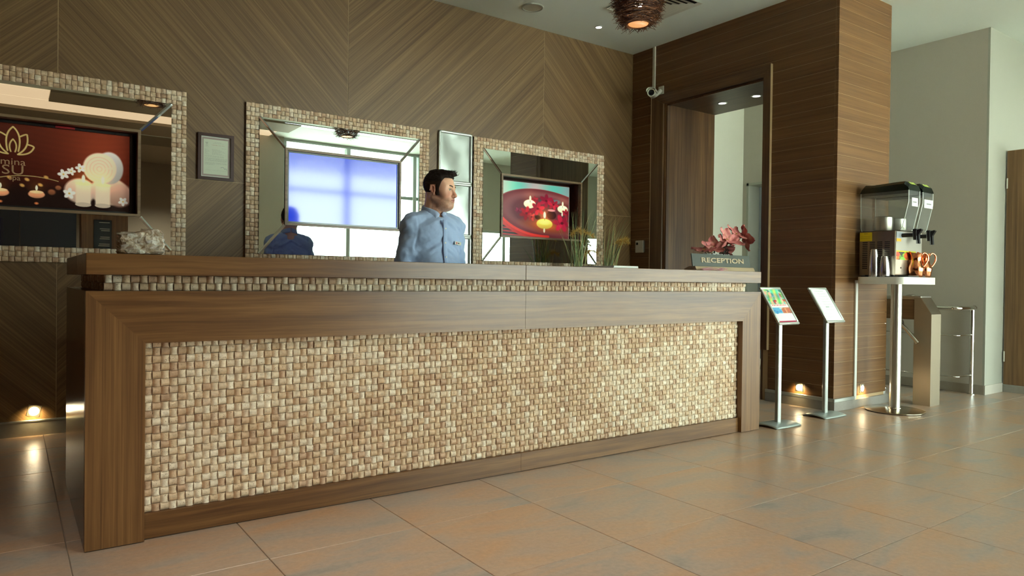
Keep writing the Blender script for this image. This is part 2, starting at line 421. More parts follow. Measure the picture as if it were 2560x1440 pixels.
obj('joint_strip', frame_with_hole(MB(), -4, SX, .02, CZ - .01, WB + .002, WB + .03, holes), M_gap, wall_back)
sk = struct('baseboard_back', MB().box(-4, SX, WB - .02, WB + .02, 0, .098), M_stone_skirt)
obj('metal_edge', MB().box(-4, SX, WB - .024, WB, .090, .101, b=.002), M_alu, sk)

# right-hand dark wall and pillar, clad in grooved planks
DY0, DY1, DZT = .80, 1.97, 2.87                                   # doorway in the dark wall
wr = struct('wall_right', MB().box(SX + .0014, PX - .031, 2.0, WB + .35, 0, CZ).box(SX + .0014, PX - .031, PY + .0014, DY0 - .02, 0, CZ).box(SX + .0014, PX - .031, DY0 - .02, 2.0, DZT + .03, CZ), M_gap)
def plank(mb_args, mat): obj('plank', MB().box(*mb_args, b=.0008), mat, wr)
rows = 34; ph = (CZ - .10) / rows
for k in range(rows):
    z0, z1 = .10 + k * ph, .10 + (k + 1) * ph - .0022
    plank((SX, PX, PY, PY + .03, z0, z1), M_plank_x)
    if z1 < 2.975:
        plank((SX, SX + .03, PY + .031, .728, z0, z1), M_plank_y)
        plank((SX, SX + .03, 2.145, WB, z0, z1), M_plank_y)
    elif z0 < 2.97:
        plank((SX, SX + .03, .7285, 2.1445, 2.9775, z1), M_plank_y)
        plank((SX, SX + .03, PY + .031, .728, z0, z1), M_plank_y); plank((SX, SX + .03, 2.145, WB, z0, z1), M_plank_y)
    else: plank((SX, SX + .03, PY + .031, WB, z0, z1), M_plank_y)
obj('side_face', MB().box(PX - .03, PX, PY + .031, DY0 - .05, 0, CZ).box(PX - .03, PX, 2.02, EY, 0, CZ).box(PX - .03, PX, DY0 - .05, 2.02, DZT + .05, CZ), M_cream, wr)
for nm, a in (('baseboard_right', (SX - .02, SX + .02, PY + .0205, .74, 0, .075)), ('baseboard_pillar', (SX - .02, PX + .02, PY - .02, PY + .02, 0, .075))):
    s = struct(nm, MB().box(*a, b=.002), M_stone_skirt)
    if nm == 'baseboard_right': obj('metal_edge', MB().box(SX - .022, SX, PY + .0005, .74, .0755, .103, b=.002), M_alu, s)
    else: obj('metal_edge', MB().box(SX - .022, 5.548, PY - .022, PY, .0755, .103, b=.002), M_alu, s)
# doorway lining and architrave
d1 = thing('door_1', '', '', (SX, 1.4, 0)); del d1['label']; del d1['category']; d1['kind'] = 'structure'
arch_m = wood('architrave_veneer', (0, R(90), 0), C3(72, 48, 30), C3(98, 70, 46), C3(122, 92, 62), across=55)
arch_h = wood('architrave_veneer_head', (0, 0, R(90)), C3(72, 48, 30), C3(98, 70, 46), C3(122, 92, 62), across=55)
obj('architrave', MB().prism([(2.145, 0), (2.145, 2.975), (1.985, 2.875), (1.985, 0)], 0, SX - .025, SX + .01), arch_m, d1)
obj('architrave', MB().prism([(.728, .45), (.728, 2.975), (.80, 2.875), (.80, .45)], 0, SX - .025, SX + .01), arch_m, d1)
obj('architrave', MB().prism([(2.145, 2.976), (.728, 2.976), (.80, 2.876), (1.985, 2.876)], 0, SX - .025, SX + .01), arch_h, d1)
obj('edge_strip', MB().box(SX - .028, SX, .722, .727, .45, 2.98), M_gap, d1)
obj('edge_strip', MB().box(SX - .028, SX, 2.146, 2.152, .0, 2.98), M_gap, d1)
obj('jamb_lining', MB().box(SX, 6.03, 1.97, 1.999, 0, DZT), wood('lining_veneer', (0, R(90), 0), VD, VM, VL, across=55), d1)
obj('jamb_lining', MB().box(SX, 6.03, DY0 - .019, DY0, 0, DZT), arch_m, d1)
obj('head_lining', MB().box(SX, 6.03, DY0 - .019, 1.999, DZT, DZT + .03), arch_h, d1)
for yy in (1.985,): obj('stop_bead', MB().box(SX + .01, SX + .05, 1.955, 1.97, 0, DZT).box(SX + .01, SX + .05, 1.955, DY0, DZT - .015, DZT), arch_m, d1)

# corridor beyond and the grey and white walls on the right
wg = MB(); OY0, OY1, OZ = 1.62, 2.508, 2.30
wg.box(GX, GX + .2, QY + .02, OY0, 0, CZ).box(GX, GX + .2, OY1, EY, 0, CZ).box(GX, GX + .2, OY0, OY1, OZ, CZ)
struct('wall_grey', wg, M_grey)
door2 = struct('door_2', MB().box(GX - .01, GX + .21, OY1 - .03, OY1, 0, OZ).box(GX - .01, GX + .21, OY0, OY0 + .03, 0, OZ).box(GX - .01, GX + .21, OY0, OY1, OZ - .03, OZ), M_white)
struct('wall_end', MB().box(PX - .03, GX + .2, EY, EY + .15, 0, CZ), M_cream)
struct('wall_storeroom', MB().box(GX + .9, GX + 1.0, QY + .1, 3.2, 0, CZ).box(GX + .2, GX + 1.0, 3.1, 3.2, 0, CZ), pbr('dark_room_paint', C3(52, 58, 60), .8))
struct('wall_white', MB().box(GX, 16, QY, QY + .0195, 0, CZ).box(GX + .2005, 16, QY + .0195, QY + .2, 0, CZ), M_white)
bb = struct('baseboard_grey', MB().box(GX - .012, GX, QY + .0005, OY0, 0, .09, b=.002), pbr('tile_skirting', C3(150, 140, 124), .4, bump=.3, bscale=25))
struct('baseboard_white', MB().box(GX - .012, 7.74, QY - .012, QY, 0, .09, b=.002).box(8.68, 11, QY - .012, QY, 0, .09, b=.002), pbr('tile_skirting_pale', C3(188, 184, 172), .4, bump=.2, bscale=25))
dl = struct('door_3', MB().box(7.75, 7.79, QY - .60, QY - .012, .075, 2.37, b=.003), wood('door_leaf_veneer', (0, R(90), 0), C3(96, 70, 44), C3(120, 90, 58), C3(140, 108, 74), across=55))
obj('hinge', MB().tube([(7.747, QY - .016, 2.0), (7.747, QY - .016, 2.1)], .008), M_steel, dl); obj('hinge', MB().tube([(7.747, QY - .016, .3), (7.747, QY - .016, .4)], .008), M_steel, dl)
obj('handle', MB().tube([(7.75, QY - .54, 1.0), (7.70, QY - .54, 1.0), (7.70, QY - .43, 1.0)], .009), M_steel, dl)
obj('threshold', MB().box(7.75, 7.80, QY - .60, QY, 0, .07), M_stone_skirt, dl)

# facade behind the camera, lounge to its left (seen in the mirrors)
wf = MB(); Y0, Y1 = FACADE - .25, FACADE
wf.box(6.4, 6.64, Y0, Y1, 0, CZ).box(7.3, 11.4, Y0, Y1, 2.1, CZ).box(11.4, 16, Y0, Y1, 0, CZ).box(2.7, 3.66, Y0, Y1, 0, CZ).box(3.56, 3.66, -8.0, Y0 - .001, 0, CZ)
struct('wall_front', wf, M_grey)
struct('wall_far_right', MB().box(15.8, 16, FACADE, QY, 0, CZ), M_cream)
def window(name, x0, x1, z0, z1, muls, trans):
    w = thing(name, '', '', ((x0 + x1) / 2, FACADE - .1, z0)); del w['label']; del w['category']; w['kind'] = 'structure'
    fm = pbr('window_frame_grey', C3(186, 196, 194), .4, .2)
    for (a, b_, c, d) in ((x0, x1, z0, z0 + .05), (x0, x1, z1 - .05, z1)): obj('frame', MB().box(a, b_, FACADE - .16, FACADE - .08, c, d), fm, w)
    for x in [x0 + .03] + muls + [x1 - .03]: obj('mullion', MB().box(x - .035, x + .035, FACADE - .18, FACADE - .06, z0 + .05, z1 - .05), fm, w)
    for z in trans: obj('transom', MB().box(x0, x1, FACADE - .15, FACADE - .09, z - .03, z + .03), fm, w)
    ed = [x0] + muls + [x1]
    for a, b_ in zip(ed, ed[1:]): obj('pane', MB().box(a, b_, FACADE - .125, FACADE - .117, z0, z1), M_pane, w)
window('window_1', 3.66, 6.4, 0, CZ, [4.88, 6.25], [2.63])
window('window_2', 7.3, 11.4, 0, 2.1, [8.4, 9.9], [])
window('window_3', 6.64, 7.3, 0, CZ, [], [2.63])
struct('ground', MB().box(-20, 40, -40, FACADE - .26, -.2, -.12), pbr('pale_paving', C3(210, 208, 200), .8))
M_lounge = pbr('lounge_wall_taupe', C3(150, 138, 120), .6)
struct('wall_lounge', MB().box(-5, 3.56, -8.1, -8.0, 0, CZ), M_lounge)
struct('wall_left', MB().box(-5, -4.9, -8.1, WB + .35, 0, CZ), M_dark_wood)
lp_ = struct('wall_partition', MB().box(-4.9, .70, -6.42, -6.36, 0, .12), M_dark_wood)
for k in range(7): obj('panel', MB().box(-4.9 + .8 * k + .003, -4.9 + .8 * (k + 1) - .003, -6.41, -6.37, .12, 2.3), pbr('dark_blue_grey_panel', C3(60, 66, 80), .25), lp_)
# coved soffit with warm light, over the lounge
cv = struct('ceiling_soffit', MB().box(.2, 3.56, -3.95, -3.30, CZ - .03, CZ).box(-4.9, 3.56, -8, -5.9, CZ - .16, CZ).box(-4.9, 3.56, -5.55, -4.62, CZ - .05, CZ), pbr('soffit_paint', C3(150, 136, 116), .8))
obj('cove_light', MB().box(-4.5, 3.4, -4.60, -3.97, CZ - .012, CZ - .002), M_cove, cv)
obj('cove_light', MB().box(-4.5, .195, -3.96, -3.35, CZ - .012, CZ - .002), M_cove, cv)
obj('cove_light', MB().box(-4.5, .2, -5.86, -5.72, CZ - .012, CZ - .002), M_cove, cv)
# ================================================================== MOSAIC TILES
def tile_shape(mb, cx, cz, s, vert, col, y=0.0, depth=.0065, base=.003, seg=6, axis='y', flip=1):
    """basket-weave stone: a shallow barrel on a square foot, facing -Y (axis y) or -X (axis x)"""
    h = s / 2 - .0007; vs_ = []
    for i in range(seg + 1):
        t = -1 + 2 * i / seg; d = base + depth * (1 - t * t) ** .8 if abs(t) < 1 else base * .4
        for e in (-1, 1):
            u, v = (t * h, e * h) if vert else (e * h, t * h)
            vs_.append((u, v, d))
    n = len(vs_); 
    for i in (0, seg):
        for e in (-1, 1):
            u, v = ((-1 + 2 * i / seg) * h, e * h) if vert else (e * h, (-1 + 2 * i / seg) * h)
            vs_.append((u, v, 0))
    fs = [(2 * i, 2 * i + 1, 2 * i + 3, 2 * i + 2) for i in range(seg)]
    if not vert: fs = [tuple(reversed(f)) for f in fs]
    for e in (0, 1):
        ring = [2 * i + e for i in range(seg + 1)] + [n + 2 + e, n + e]
        fs.append(tuple(ring) if (e == 0) == bool(vert) else tuple(reversed(ring)))
    f2 = [(0, n, n + 1, 1), (2 * seg, 2 * seg + 1, n + 3, n + 2)]
    fs += f2 if vert else [tuple(reversed(f)) for f in f2]
    if axis == 'y': pts = [(cx + u, y - d, cz + v) for u, v, d in vs_]
    else: pts = [(y - d, cx - u, cz + v) for u, v, d in vs_]
    fs = [tuple(reversed(f)) for f in fs] if axis == 'y' else [tuple(reversed(f)) for f in fs]
    mb.add(pts, fs, col)
pal = [tuple(min(240, int(c * 1.03)) for c in (0.84 * v + 0.16 * sum(q) / 3 for v in q)) for q in [(218, 196, 166), (208, 180, 146), (224, 208, 182), (202, 170, 136), (214, 188, 156), (192, 158, 126), (228, 216, 194), (212, 186, 158), (206, 176, 140), (220, 202, 174)]]
PAL = [C3(*c) for c in pal]
def tile_meshes(s):
    out = {}
    for v in (0, 1):
        for k, c in enumerate(PAL):
            mb = MB(); tile_shape(mb, 0, 0, s, v, c); me = mb.mesh('mosaic_tile', smooth=40, colors=True); me.materials.append(M_stone); out[(v, k)] = me
    return out
def warm_pick(x, z):
    g = math.sin(x * 2.1 + 1.3 * math.sin(z * 5)) + .6 * math.sin(z * 7 + x * 3.7)
    k = int(RNG.integers(0, len(PAL)))
    if RNG.random() < .35: k = [2, 6, 9, 0][int(RNG.integers(0, 4))] if g > .2 else [1, 3, 5, 8][int(RNG.integers(0, 4))]
    return k
def mosaic(parent, cells, s, y, limit=300, score=None):
    """cells: (cx, cz, vertical). The nearest ones are pieces of their own, the rest stays joined."""
    cells = sorted(cells, key=score); mes = tile_meshes(s); off = absloc(parent); jo = MB()
    for n, (cx, cz, v) in enumerate(cells):
        k = warm_pick(cx, cz)
        if n < limit:
            o = link('mosaic_tile', mes[(v, k)], None, parent, (cx - off.x, y - off.y + RNG.uniform(-.0012, .0012), cz - off.z))
        else: tile_shape(jo, cx, cz, s, v, PAL[k], y + RNG.uniform(-.0012, .0012), seg=5)
    if jo.v: obj('mosaic_field', jo, M_stone, parent, smooth=40, colors=True, kind='stuff')

# ================================================================== RECEPTION DESK
desk = thing('reception_desk', 'long wooden reception desk with woven travertine mosaic front and overhanging counter', 'desk', (L / 2, .5, 0))
LW, ZI, MX = .20, .7753, L / 2 - .02
def Wd(name, mb, mat, **k): return obj(name, mb, mat, desk, **k)
Wd('frame_post', MB().prism([(0, .004), (LW, .004), (LW, ZI), (0, FZ)], 1, 0, .045), M_wood_z)
Wd('frame_post', MB().prism([(L - LW, .004), (L, .004), (L, FZ), (L - LW, ZI)], 1, 0, .045), M_wood_z)
Wd('frame_rail', MB().prism([(LW, ZI), (MX - .0008, ZI), (MX - .0008, FZ), (0, FZ)], 1, 0.0002, .045), M_wood_x)
Wd('frame_rail', MB().prism([(MX + .0008, ZI), (L - LW, ZI), (L, FZ), (MX + .0008, FZ)], 1, 0.0002, .045), M_wood_x)
M_side = wood('side_panel_veneer', (0, R(90), 0), C3(60, 36, 24), C3(78, 50, 32), C3(98, 66, 44), across=60, rough=.22)
Wd('side_panel', MB().box(0.0003, .03, .0455, 1.087, .004, FZ), M_side)
Wd('side_panel', MB().box(L - .03, L - .0003, .0455, .45, .004, FZ), M_side)
Wd('plinth', MB().box(LW - .02, MX - .0006, .025, .05, .004, .101), M_wood_x); Wd('plinth', MB().box(MX + .0006, L - LW + .02, .025, .05, .004, .101), M_wood_x)
Wd('carcass', MB().box(.03, L - .03, .052, .42, .0, .955).box(.03, .45, .42, 1.08, 0, .955), M_dark_wood)
Wd('frame_deck', MB().box(.001, L - .001, .002, .45, .956, FZ - .0002).box(.001, .45, .45, 1.087, .956, FZ - .0002), M_wood_x)
Wd('frieze_core', MB().box(.066, L - .066, .088, .40, FZ, BZ).box(.066, .40, .40, 1.05, FZ, BZ), M_dark_wood)
slab = wood('counter_veneer', (0, 0, 0), VD, VM, VL, across=26, along=.9, wav=.03, rough=.32)
Wd('counter_slab', MB().box(0, MX - .0006, 0, .45, BZ, DZ, b=.0015), slab); Wd('counter_slab', MB().box(MX + .0006, L, 0, .45, BZ, DZ, b=.0015), slab)
Wd('counter_slab', MB().box(0, .45, .4505, 1.087, BZ, DZ, b=.0015), M_wood_y)
Wd('worktop', MB().box(.45, L - .04, .42, .74, .72, .755), M_wood_x)
Wd('mosaic_backing', MB().box(LW - .02, L - LW + .02, .049, .0525, .1, ZI + .02), pbr('mosaic_grout', C3(96, 84, 72), .9))
ps = (L - 2 * LW) / 119
cells = [(LW + (i + .5) * ps, .1015 + (j + .5) * .0310, (i + j) % 2) for i in range(119) for j in range(22)]
fs_ = (L - .13) / 128
fcells = [(.065 + (i + .5) * fs_, FZ + .0006 + (j + .5) * .0302, (i + j) % 2) for i in range(128) for j in range(2)]
mosaic(desk, cells, .031, .050, 250, score=lambda c: (c[0] + .23) ** 2 + (c[1] - 1.03) ** 2)
mosaic(desk, fcells, .0306, .088, 50, score=lambda c: c[0])
sd = MB()
for i in range(31):
    for j in range(2): tile_shape(sd, .11 + i * .0305, FZ + .0006 + (j + .5) * .0302, .0302, (i + j) % 2, PAL[warm_pick(i, j)], .066, seg=4, axis='x')
Wd('side_mosaic', sd, M_stone, colors=True, smooth=40, kind='stuff')

# ================================================================== PICTURES painted as vertex colours
def picture(name, x0, x1, z0, z1, y, img, mat, parent, M=None):
    """img: H x W x 3 in sRGB 0..255, row 0 on top; the print lies in the plane y, facing -Y"""
    H, W_ = img.shape[:2]; c = np.concatenate([lin(np.clip(img, 0, 255)), np.ones((H, W_, 1))], 2).astype(np.float32)
    xs_ = np.linspace(x0, x1, W_); zs_ = np.linspace(z1, z0, H); X, Z = np.meshgrid(xs_, zs_)
    off = absloc(parent); P = np.stack([X - off.x, np.full_like(X, y - off.y), Z - off.z], -1).reshape(-1, 3)
    if M is not None:
        P = np.stack([X, np.full_like(X, y), Z], -1).reshape(-1, 3); A = np.array(M); P = P @ A[:3, :3].T + A[:3, 3] - np.array(off)
    idx = np.arange(H * W_).reshape(H, W_)
    q = np.stack([idx[:-1, :-1], idx[1:, :-1], idx[1:, 1:], idx[:-1, 1:]], -1).reshape(-1, 4)
    me = bpy.data.meshes.new(name); me.vertices.add(len(P)); me.vertices.foreach_set('co', P.astype(np.float32).ravel())
    me.loops.add(q.size); me.loops.foreach_set('vertex_index', q.ravel().astype(np.int32)); me.polygons.add(len(q))
    me.polygons.foreach_set('loop_start', np.arange(0, q.size, 4, dtype=np.int32)); me.update(calc_edges=True)
    at = me.color_attributes.new('Col', 'FLOAT_COLOR', 'POINT'); at.data.foreach_set('color', c.reshape(-1, 4).ravel())
    return link(name, me, mat, parent)
class Paint:
    def __init__(s, w, h, asp): s.w, s.h = w, h; s.X, s.Y = np.meshgrid(np.linspace(0, asp, w), np.linspace(0, 1, h)); s.I = np.zeros((h, w, 3)); s.px = asp / w
    def fill(s, c): s.I[:] = c
    def mix(s, a, c): s.I = s.I * (1 - a[..., None]) + np.asarray(c, float) * a[..., None] if np.ndim(c) == 1 else s.I * (1 - a[..., None]) + c * a[..., None]
    def ell(s, cx, cy_, rx, ry, c, soft=.06, rot=0.0, a=1.0, shade=None):
        dx, dy = s.X - cx, s.Y - cy_; cr, sr = math.cos(rot), math.sin(rot); u, v = (dx * cr + dy * sr) / rx, (-dx * sr + dy * cr) / ry
        d = np.sqrt(u * u + v * v); m = np.clip((1 - d) / max(soft, 1e-3), 0, 1) * a
        col = np.asarray(c, float)
        if shade is not None: col = col * (1 - np.clip(v, -1, 1)[..., None] * .5 * shade) + 0
        s.mix(m, col)
    def glow(s, cx, cy_, r, c, a=.6): d2 = ((s.X - cx) ** 2 + (s.Y - cy_) ** 2) / r ** 2; s.I = s.I + np.exp(-d2)[..., None] * np.asarray(c, float) * a
    def rect(s, x0, x1, y0, y1, c, a=1.0, soft=None):
        k = soft or s.px; m = np.clip((s.X - x0) / k, 0, 1) * np.clip((x1 - s.X) / k, 0, 1) * np.clip((s.Y - y0) / k, 0, 1) * np.clip((y1 - s.Y) / k, 0, 1); s.mix(m * a, c)
    def line(s, pts, w, c, a=1.0):
        d = np.full_like(s.X, 9.0)
        for (x0, y0), (x1, y1) in zip(pts, pts[1:]):
            vx, vy = x1 - x0, y1 - y0; t = np.clip(((s.X - x0) * vx + (s.Y - y0) * vy) / (vx * vx + vy * vy + 1e-9), 0, 1)
            d = np.minimum(d, np.hypot(s.X - x0 - t * vx, s.Y - y0 - t * vy))
        s.mix(np.clip((w - d) / s.px + .5, 0, 1) * a, c)
    def candle_flame(s, x, y, h):
        s.glow(x, y, h * 1.1, (90, 60, 22), .4); s.ell(x, y, h * .20, h * .5, (255, 246, 214), .35)
def bez(p0, p1, p2, n=14): return [((1 - t) ** 2 * p0[0] + 2 * t * (1 - t) * p1[0] + t * t * p2[0], (1 - t) ** 2 * p0[1] + 2 * t * (1 - t) * p1[1] + t * t * p2[1]) for t in [i / n for i in range(n + 1)]]

def paint_spa():
    """dark wood backdrop, lotus emblem, rolled towels, candles and white orchids (whole picture; its left third is outside the photograph)"""
    A = 1.74; p = Paint(420, 240, A); X, Y = p.X, p.Y
    base = np.stack([70 + 50 * (X / A) - 30 * Y, 26 + 20 * (X / A) - 14 * Y, 16 + 12 * (X / A) - 8 * Y], -1)
    p.I = base * (1 + .018 * np.sin(Y * 90 + 3 * np.sin(X * 4)))[..., None]
    p.glow(1.40, .25, .42, (70, 34, 18), .55)
    dk = np.clip((Y - .62) / .2, 0, 1); p.mix(dk * .85, (24, 16, 14))
    # towels
    p.ell(1.50, .74, .24, .19, (226, 190, 160), .12, shade=.35); p.ell(1.62, .78, .17, .17, (206, 160, 136), .2, shade=.5)
    p.ell(1.17, .76, .19, .17, (224, 190, 164), .15, shade=.3)
    p.ell(1.50, .44, .17, .22, (206, 200, 190), .1, shade=.35); p.ell(1.39, .45, .20, .205, (244, 222, 186), .1, shade=.15)
    for r in (.15, .11, .07, .03): p.line([(1.385 + r * math.cos(t) * .98, .46 + r * math.sin(t)) for t in np.linspace(0, 6.0, 30)], .006, (214, 184, 146), .35)
    # orchids
    for (ox, oy, sc) in ((.985, .565, 1.0), (1.07, .52, .8), (1.17, .47, .9), (1.05, .80, 1.1), (1.66, .86, .9)):
        for k in range(5):
            t = 2 * math.pi * k / 5 + ox * 7; p.ell(ox + .035 * sc * math.cos(t), oy + .035 * sc * math.sin(t), .036 * sc, .024 * sc, (240, 234, 222), .3, rot=t)
        p.ell(ox, oy, .014 * sc, .014 * sc, (214, 178, 84), .5)
    p.line(bez((.33, .66), (.62, .58), (.93, .66)), .004, (190, 170, 110))
    for (bx, by) in ((.42, .655), (.60, .665), (.74, .72), (.55, .74), (.80, .62)): p.ell(bx, by, .035, .025, (206, 156, 84), .5, rot=.4)
    for (sx_, sy_, r) in ((.86, .80, .05), (.93, .74, .04)): p.ell(sx_, sy_, r, r * .85, (140, 84, 54), .4, shade=.5)
    # pillar candles
    for cx in (1.205, 1.425):
        p.rect(cx - .095, cx + .095, .66, .93, (236, 214, 184), soft=.02); p.ell(cx, .93, .095, .03, (206, 186, 160), .1); p.ell(cx, .665, .095, .025, (255, 226, 170), .2)
        p.glow(cx, .64, .11, (60, 40, 8), .4); p.candle_flame(cx, .60, .12)
    for cx in (.33, .70):
        p.ell(cx, .84, .095, .05, (236, 160, 116), .15, shade=.4); p.ell(cx, .81, .08, .02, (255, 200, 150), .2); p.candle_flame(cx, .76, .08); p.ell(cx, .95, .03, .02, (210, 120, 70), .6)
    # lotus emblem
    g = (206, 180, 112); cx, by = .455, .36
    for sx_ in (-1, 1):
        p.line(bez((cx, .04), (cx + sx_ * .10, .13), (cx + sx_ * .055, by - .03)), .009, g)
        p.line(bez((cx + sx_ * .075, .15), (cx + sx_ * .15, .10), (cx + sx_ * .145, .13)) + bez((cx + sx_ * .145, .13), (cx + sx_ * .17, .28), (cx + sx_ * .06, by)), .009, g)
        p.line(bez((cx + sx_ * .15, .24), (cx + sx_ * .22, .25), (cx + sx_ * .215, .27)) + bez((cx + sx_ * .215, .27), (cx + sx_ * .18, .37), (cx + sx_ * .05, by + .01)), .009, g)
        p.line(bez((cx, .19), (cx + sx_ * .055, .25), (cx + sx_ * .022, by - .02)), .008, g)
    return np.clip(p.I, 0, 255)
def paint_candles():
    A = 1.42; p = Paint(250, 180, A); X, Y = p.X, p.Y
    p.I = np.stack([150 + 40 * np.sin(X * 9 + 1), 190 + 20 * np.sin(X * 7), 180 + 10 * np.cos(X * 5)], -1)
    p.mix(np.clip((X - .6) / .8, 0, 1) * .5, (70, 130, 130)); p.mix(np.clip((Y - .28) / .1, 0, 1) * .6, (190, 214, 206))
    p.mix(np.clip((Y - .6) / .04, 0, 1), (26, 10, 12))
    for k in range(6): p.line([(0, .66 + .06 * k), (.75 + .06 * k, .72 + .055 * k)], .011, (178, 44, 52))
    p.ell(.98, .60, 1.06, .50, (186, 40, 40), .03, rot=.12); p.ell(.98, .56, 1.03, .46, (110, 44, 50), .04, rot=.12)
    p.ell(1.0, .545, .97, .41, (150, 92, 92), .25, rot=.12); p.ell(1.02, .565, .90, .37, (96, 44, 52), .2, rot=.12); p.ell(.96, .78, .62, .15, (196, 92, 40), .9, rot=.1)
    p.line(bez((.03, .60), (.35, .98), (1.0, .97)), .022, (214, 52, 46))
    def flower(fx, fy, s, c=(196, 30, 60)):
        for k in range(6):
            t = 2 * math.pi * k / 6 + fx * 5; p.ell(fx + s * .6 * math.cos(t), fy + s * .5 * math.sin(t), s * .62, s * .34, (np.array(c) * (0.75 + .3 * ((k * 37) % 5) / 4)), .35, rot=t)
        p.ell(fx, fy, s * .25, s * .2, (90, 14, 30), .5)
    p.ell(.95, .32, .18, .06, (54, 70, 80), .5); p.ell(1.15, .30, .12, .05, (96, 110, 120), .5)
    flower(.95, .30, .13, (176, 24, 60)); flower(1.10, .36, .10); flower(.72, .30, .07, (160, 24, 50))
    p.ell(.62, .385, .125, .085, (246, 240, 206), .12, shade=.2); p.ell(1.29, .43, .115, .075, (246, 240, 206), .12, shade=.2)
    flower(.78, .46, .13); flower(.56, .56, .13, (186, 24, 44)); flower(.66, .62, .08, (206, 60, 60)); flower(1.28, .70, .17, (200, 28, 64)); flower(1.36, .50, .08, (170, 24, 50)); flower(.40, .52, .06, (140, 40, 70))
    p.ell(1.06, .56, .11, .09, (40, 12, 22), .2); p.ell(1.06, .47, .09, .025, (206, 130, 140), .3); p.ell(.78, .62, .07, .05, (34, 14, 14), .4)
    p.glow(.92, .62, .16, (150, 80, 10), .5); p.ell(.92, .735, .17, .10, (236, 206, 84), .10, shade=.35); p.ell(.92, .70, .15, .06, (250, 232, 120), .4); p.ell(.915, .86, .022, .05, (255, 244, 206), .4)
    for (fx, fy, h) in ((.92, .57, .16), (.63, .28, .12), (1.29, .33, .11)): p.candle_flame(fx, fy, h); p.line([(fx, fy + h * .35), (fx, fy + h * .6)], .004, (70, 50, 30))
    p.ell(1.28, .53, .018, .045, (250, 240, 216), .4)
    return np.clip(p.I, 0, 255)

# ================================================================== MIRROR FRAMES
MY = WB - .03
def bezel_frame(mb, x0, x1, z0, z1, w, y0, y1):
    mb.box(x0, x1, y0, y1, z0, z0 + w); mb.box(x0, x1, y0, y1, z1 - w, z1); mb.box(x0, x0 + w, y0, y1, z0 + w, z1 - w); mb.box(x1 - w, x1, y0, y1, z0 + w, z1 - w)
frame_wood = wood('screen_surround_veneer', (0, 0, 0), C3(104, 82, 58), C3(130, 106, 78), C3(150, 126, 96), across=40)
red_wood = wood('recess_lining', (0, 0, 0), C3(58, 26, 16), C3(76, 36, 22), C3(92, 48, 30), across=40)
LAB = ['mosaic bordered wall mirror around the spa towel picture at the desk end', 'mosaic bordered wall mirror around the blue television screen', 'mosaic bordered wall mirror around the red floating candle picture']
for m in range(3):
    x0, x1 = MIR[m]; bx0, bx1 = BOX[m]
    mr = thing('wall_mirror', LAB[m], 'mirror', ((x0 + x1) / 2, WB, MZ0), 'mosaic framed mirrors behind the desk')
    nx, nz = 48, 37; px_, pz_ = (x1 - x0) / nx, (MZ1 - MZ0) / nz
    cells = [(x0 + (i + .5) * px_, MZ0 + (j + .5) * pz_, (i + j) % 2) for i in range(nx) for j in range(nz) if i < 3 or j < 3 or i >= nx - 3 or j >= nz - 3]
    def sc(c): return ((c[0] < -.29 or (c[1] < 1.21 and c[0] > .35)), (c[0] + .23) ** 2)
    mosaic(mr, cells, min(px_, pz_) - .0003, WB - .018, 300, score=sc)
    gx0, gx1, gz0, gz1 = x0 + 3 * px_, x1 - 3 * px_, MZ0 + 3 * pz_, MZ1 - 3 * pz_
    bk = MB(); frame_with_hole(bk, x0 + .002, x1 - .002, MZ0 + .002, MZ1 - .002, WB - .018, WB - .001, [(bx0 + .012, bx1 - .012, BZ0 + .012, BZ1 - .012)])
    obj('backing_board', bk, pbr('mosaic_grout_frame', C3(96, 84, 72), .9), mr)
    o_ = [(gx0, gz0), (gx1, gz0), (gx1, gz1), (gx0, gz1)]; i_ = [(bx0, BZ0), (bx1, BZ0), (bx1, BZ1), (bx0, BZ1)]
    for k in range(4):
        a, b_, c, d = o_[k], o_[(k + 1) % 4], i_[(k + 1) % 4], i_[k]
        mb = MB(); v = [(a[0], MY, a[1]), (b_[0], MY, b_[1]), (c[0], MY, c[1]), (d[0], MY, d[1])]
        back = [(p[0], MY + .008, p[2]) for p in v]
        mb.add(v + back, [(0, 1, 2, 3), (4, 7, 6, 5)] + [(i, i + 4, (i + 1) % 4 + 4, (i + 1) % 4) for i in range(4)])
        obj('mirror_panel', mb, M_mirror, mr)
        # bevelled strip along the mitre: a low ridge of mirror glass
        A = Vector((a[0], MY, a[1])); D = Vector((d[0], MY, d[1])); t = (D - A).normalized(); n = Vector((-t.z, 0, t.x)); w = .011
        ridge = MB(); q = [A + n * w, A - n * w, D + n * w, D - n * w, A + Vector((0, -.006, 0)), D + Vector((0, -.006, 0))]
        for e in q[:4]: e.y = MY - .0008
        ridge.add(q, [(0, 4, 5, 2), (4, 1, 3, 5), (0, 2, 3, 1), (0, 1, 4), (2, 5, 3)]); obj('bevel_strip', ridge, M_bevel, mr)
    sb = MB(); bezel_frame(sb, bx0, bx1, BZ0, BZ1, .018, MY - .012, WB + .0); 
    obj('screen_surround', sb, frame_wood, mr)
    ln = MB(); bezel_frame(ln, bx0 + .0125, bx1 - .0125, BZ0 + .0125, BZ1 - .0125, .006, WB, WB + .15); ln.box(bx0 + .013, bx1 - .013, WB + .15, WB + .16, BZ0 + .013, BZ1 - .013)
    obj('recess_lining', ln, red_wood if m != 1 else M_black, mr)
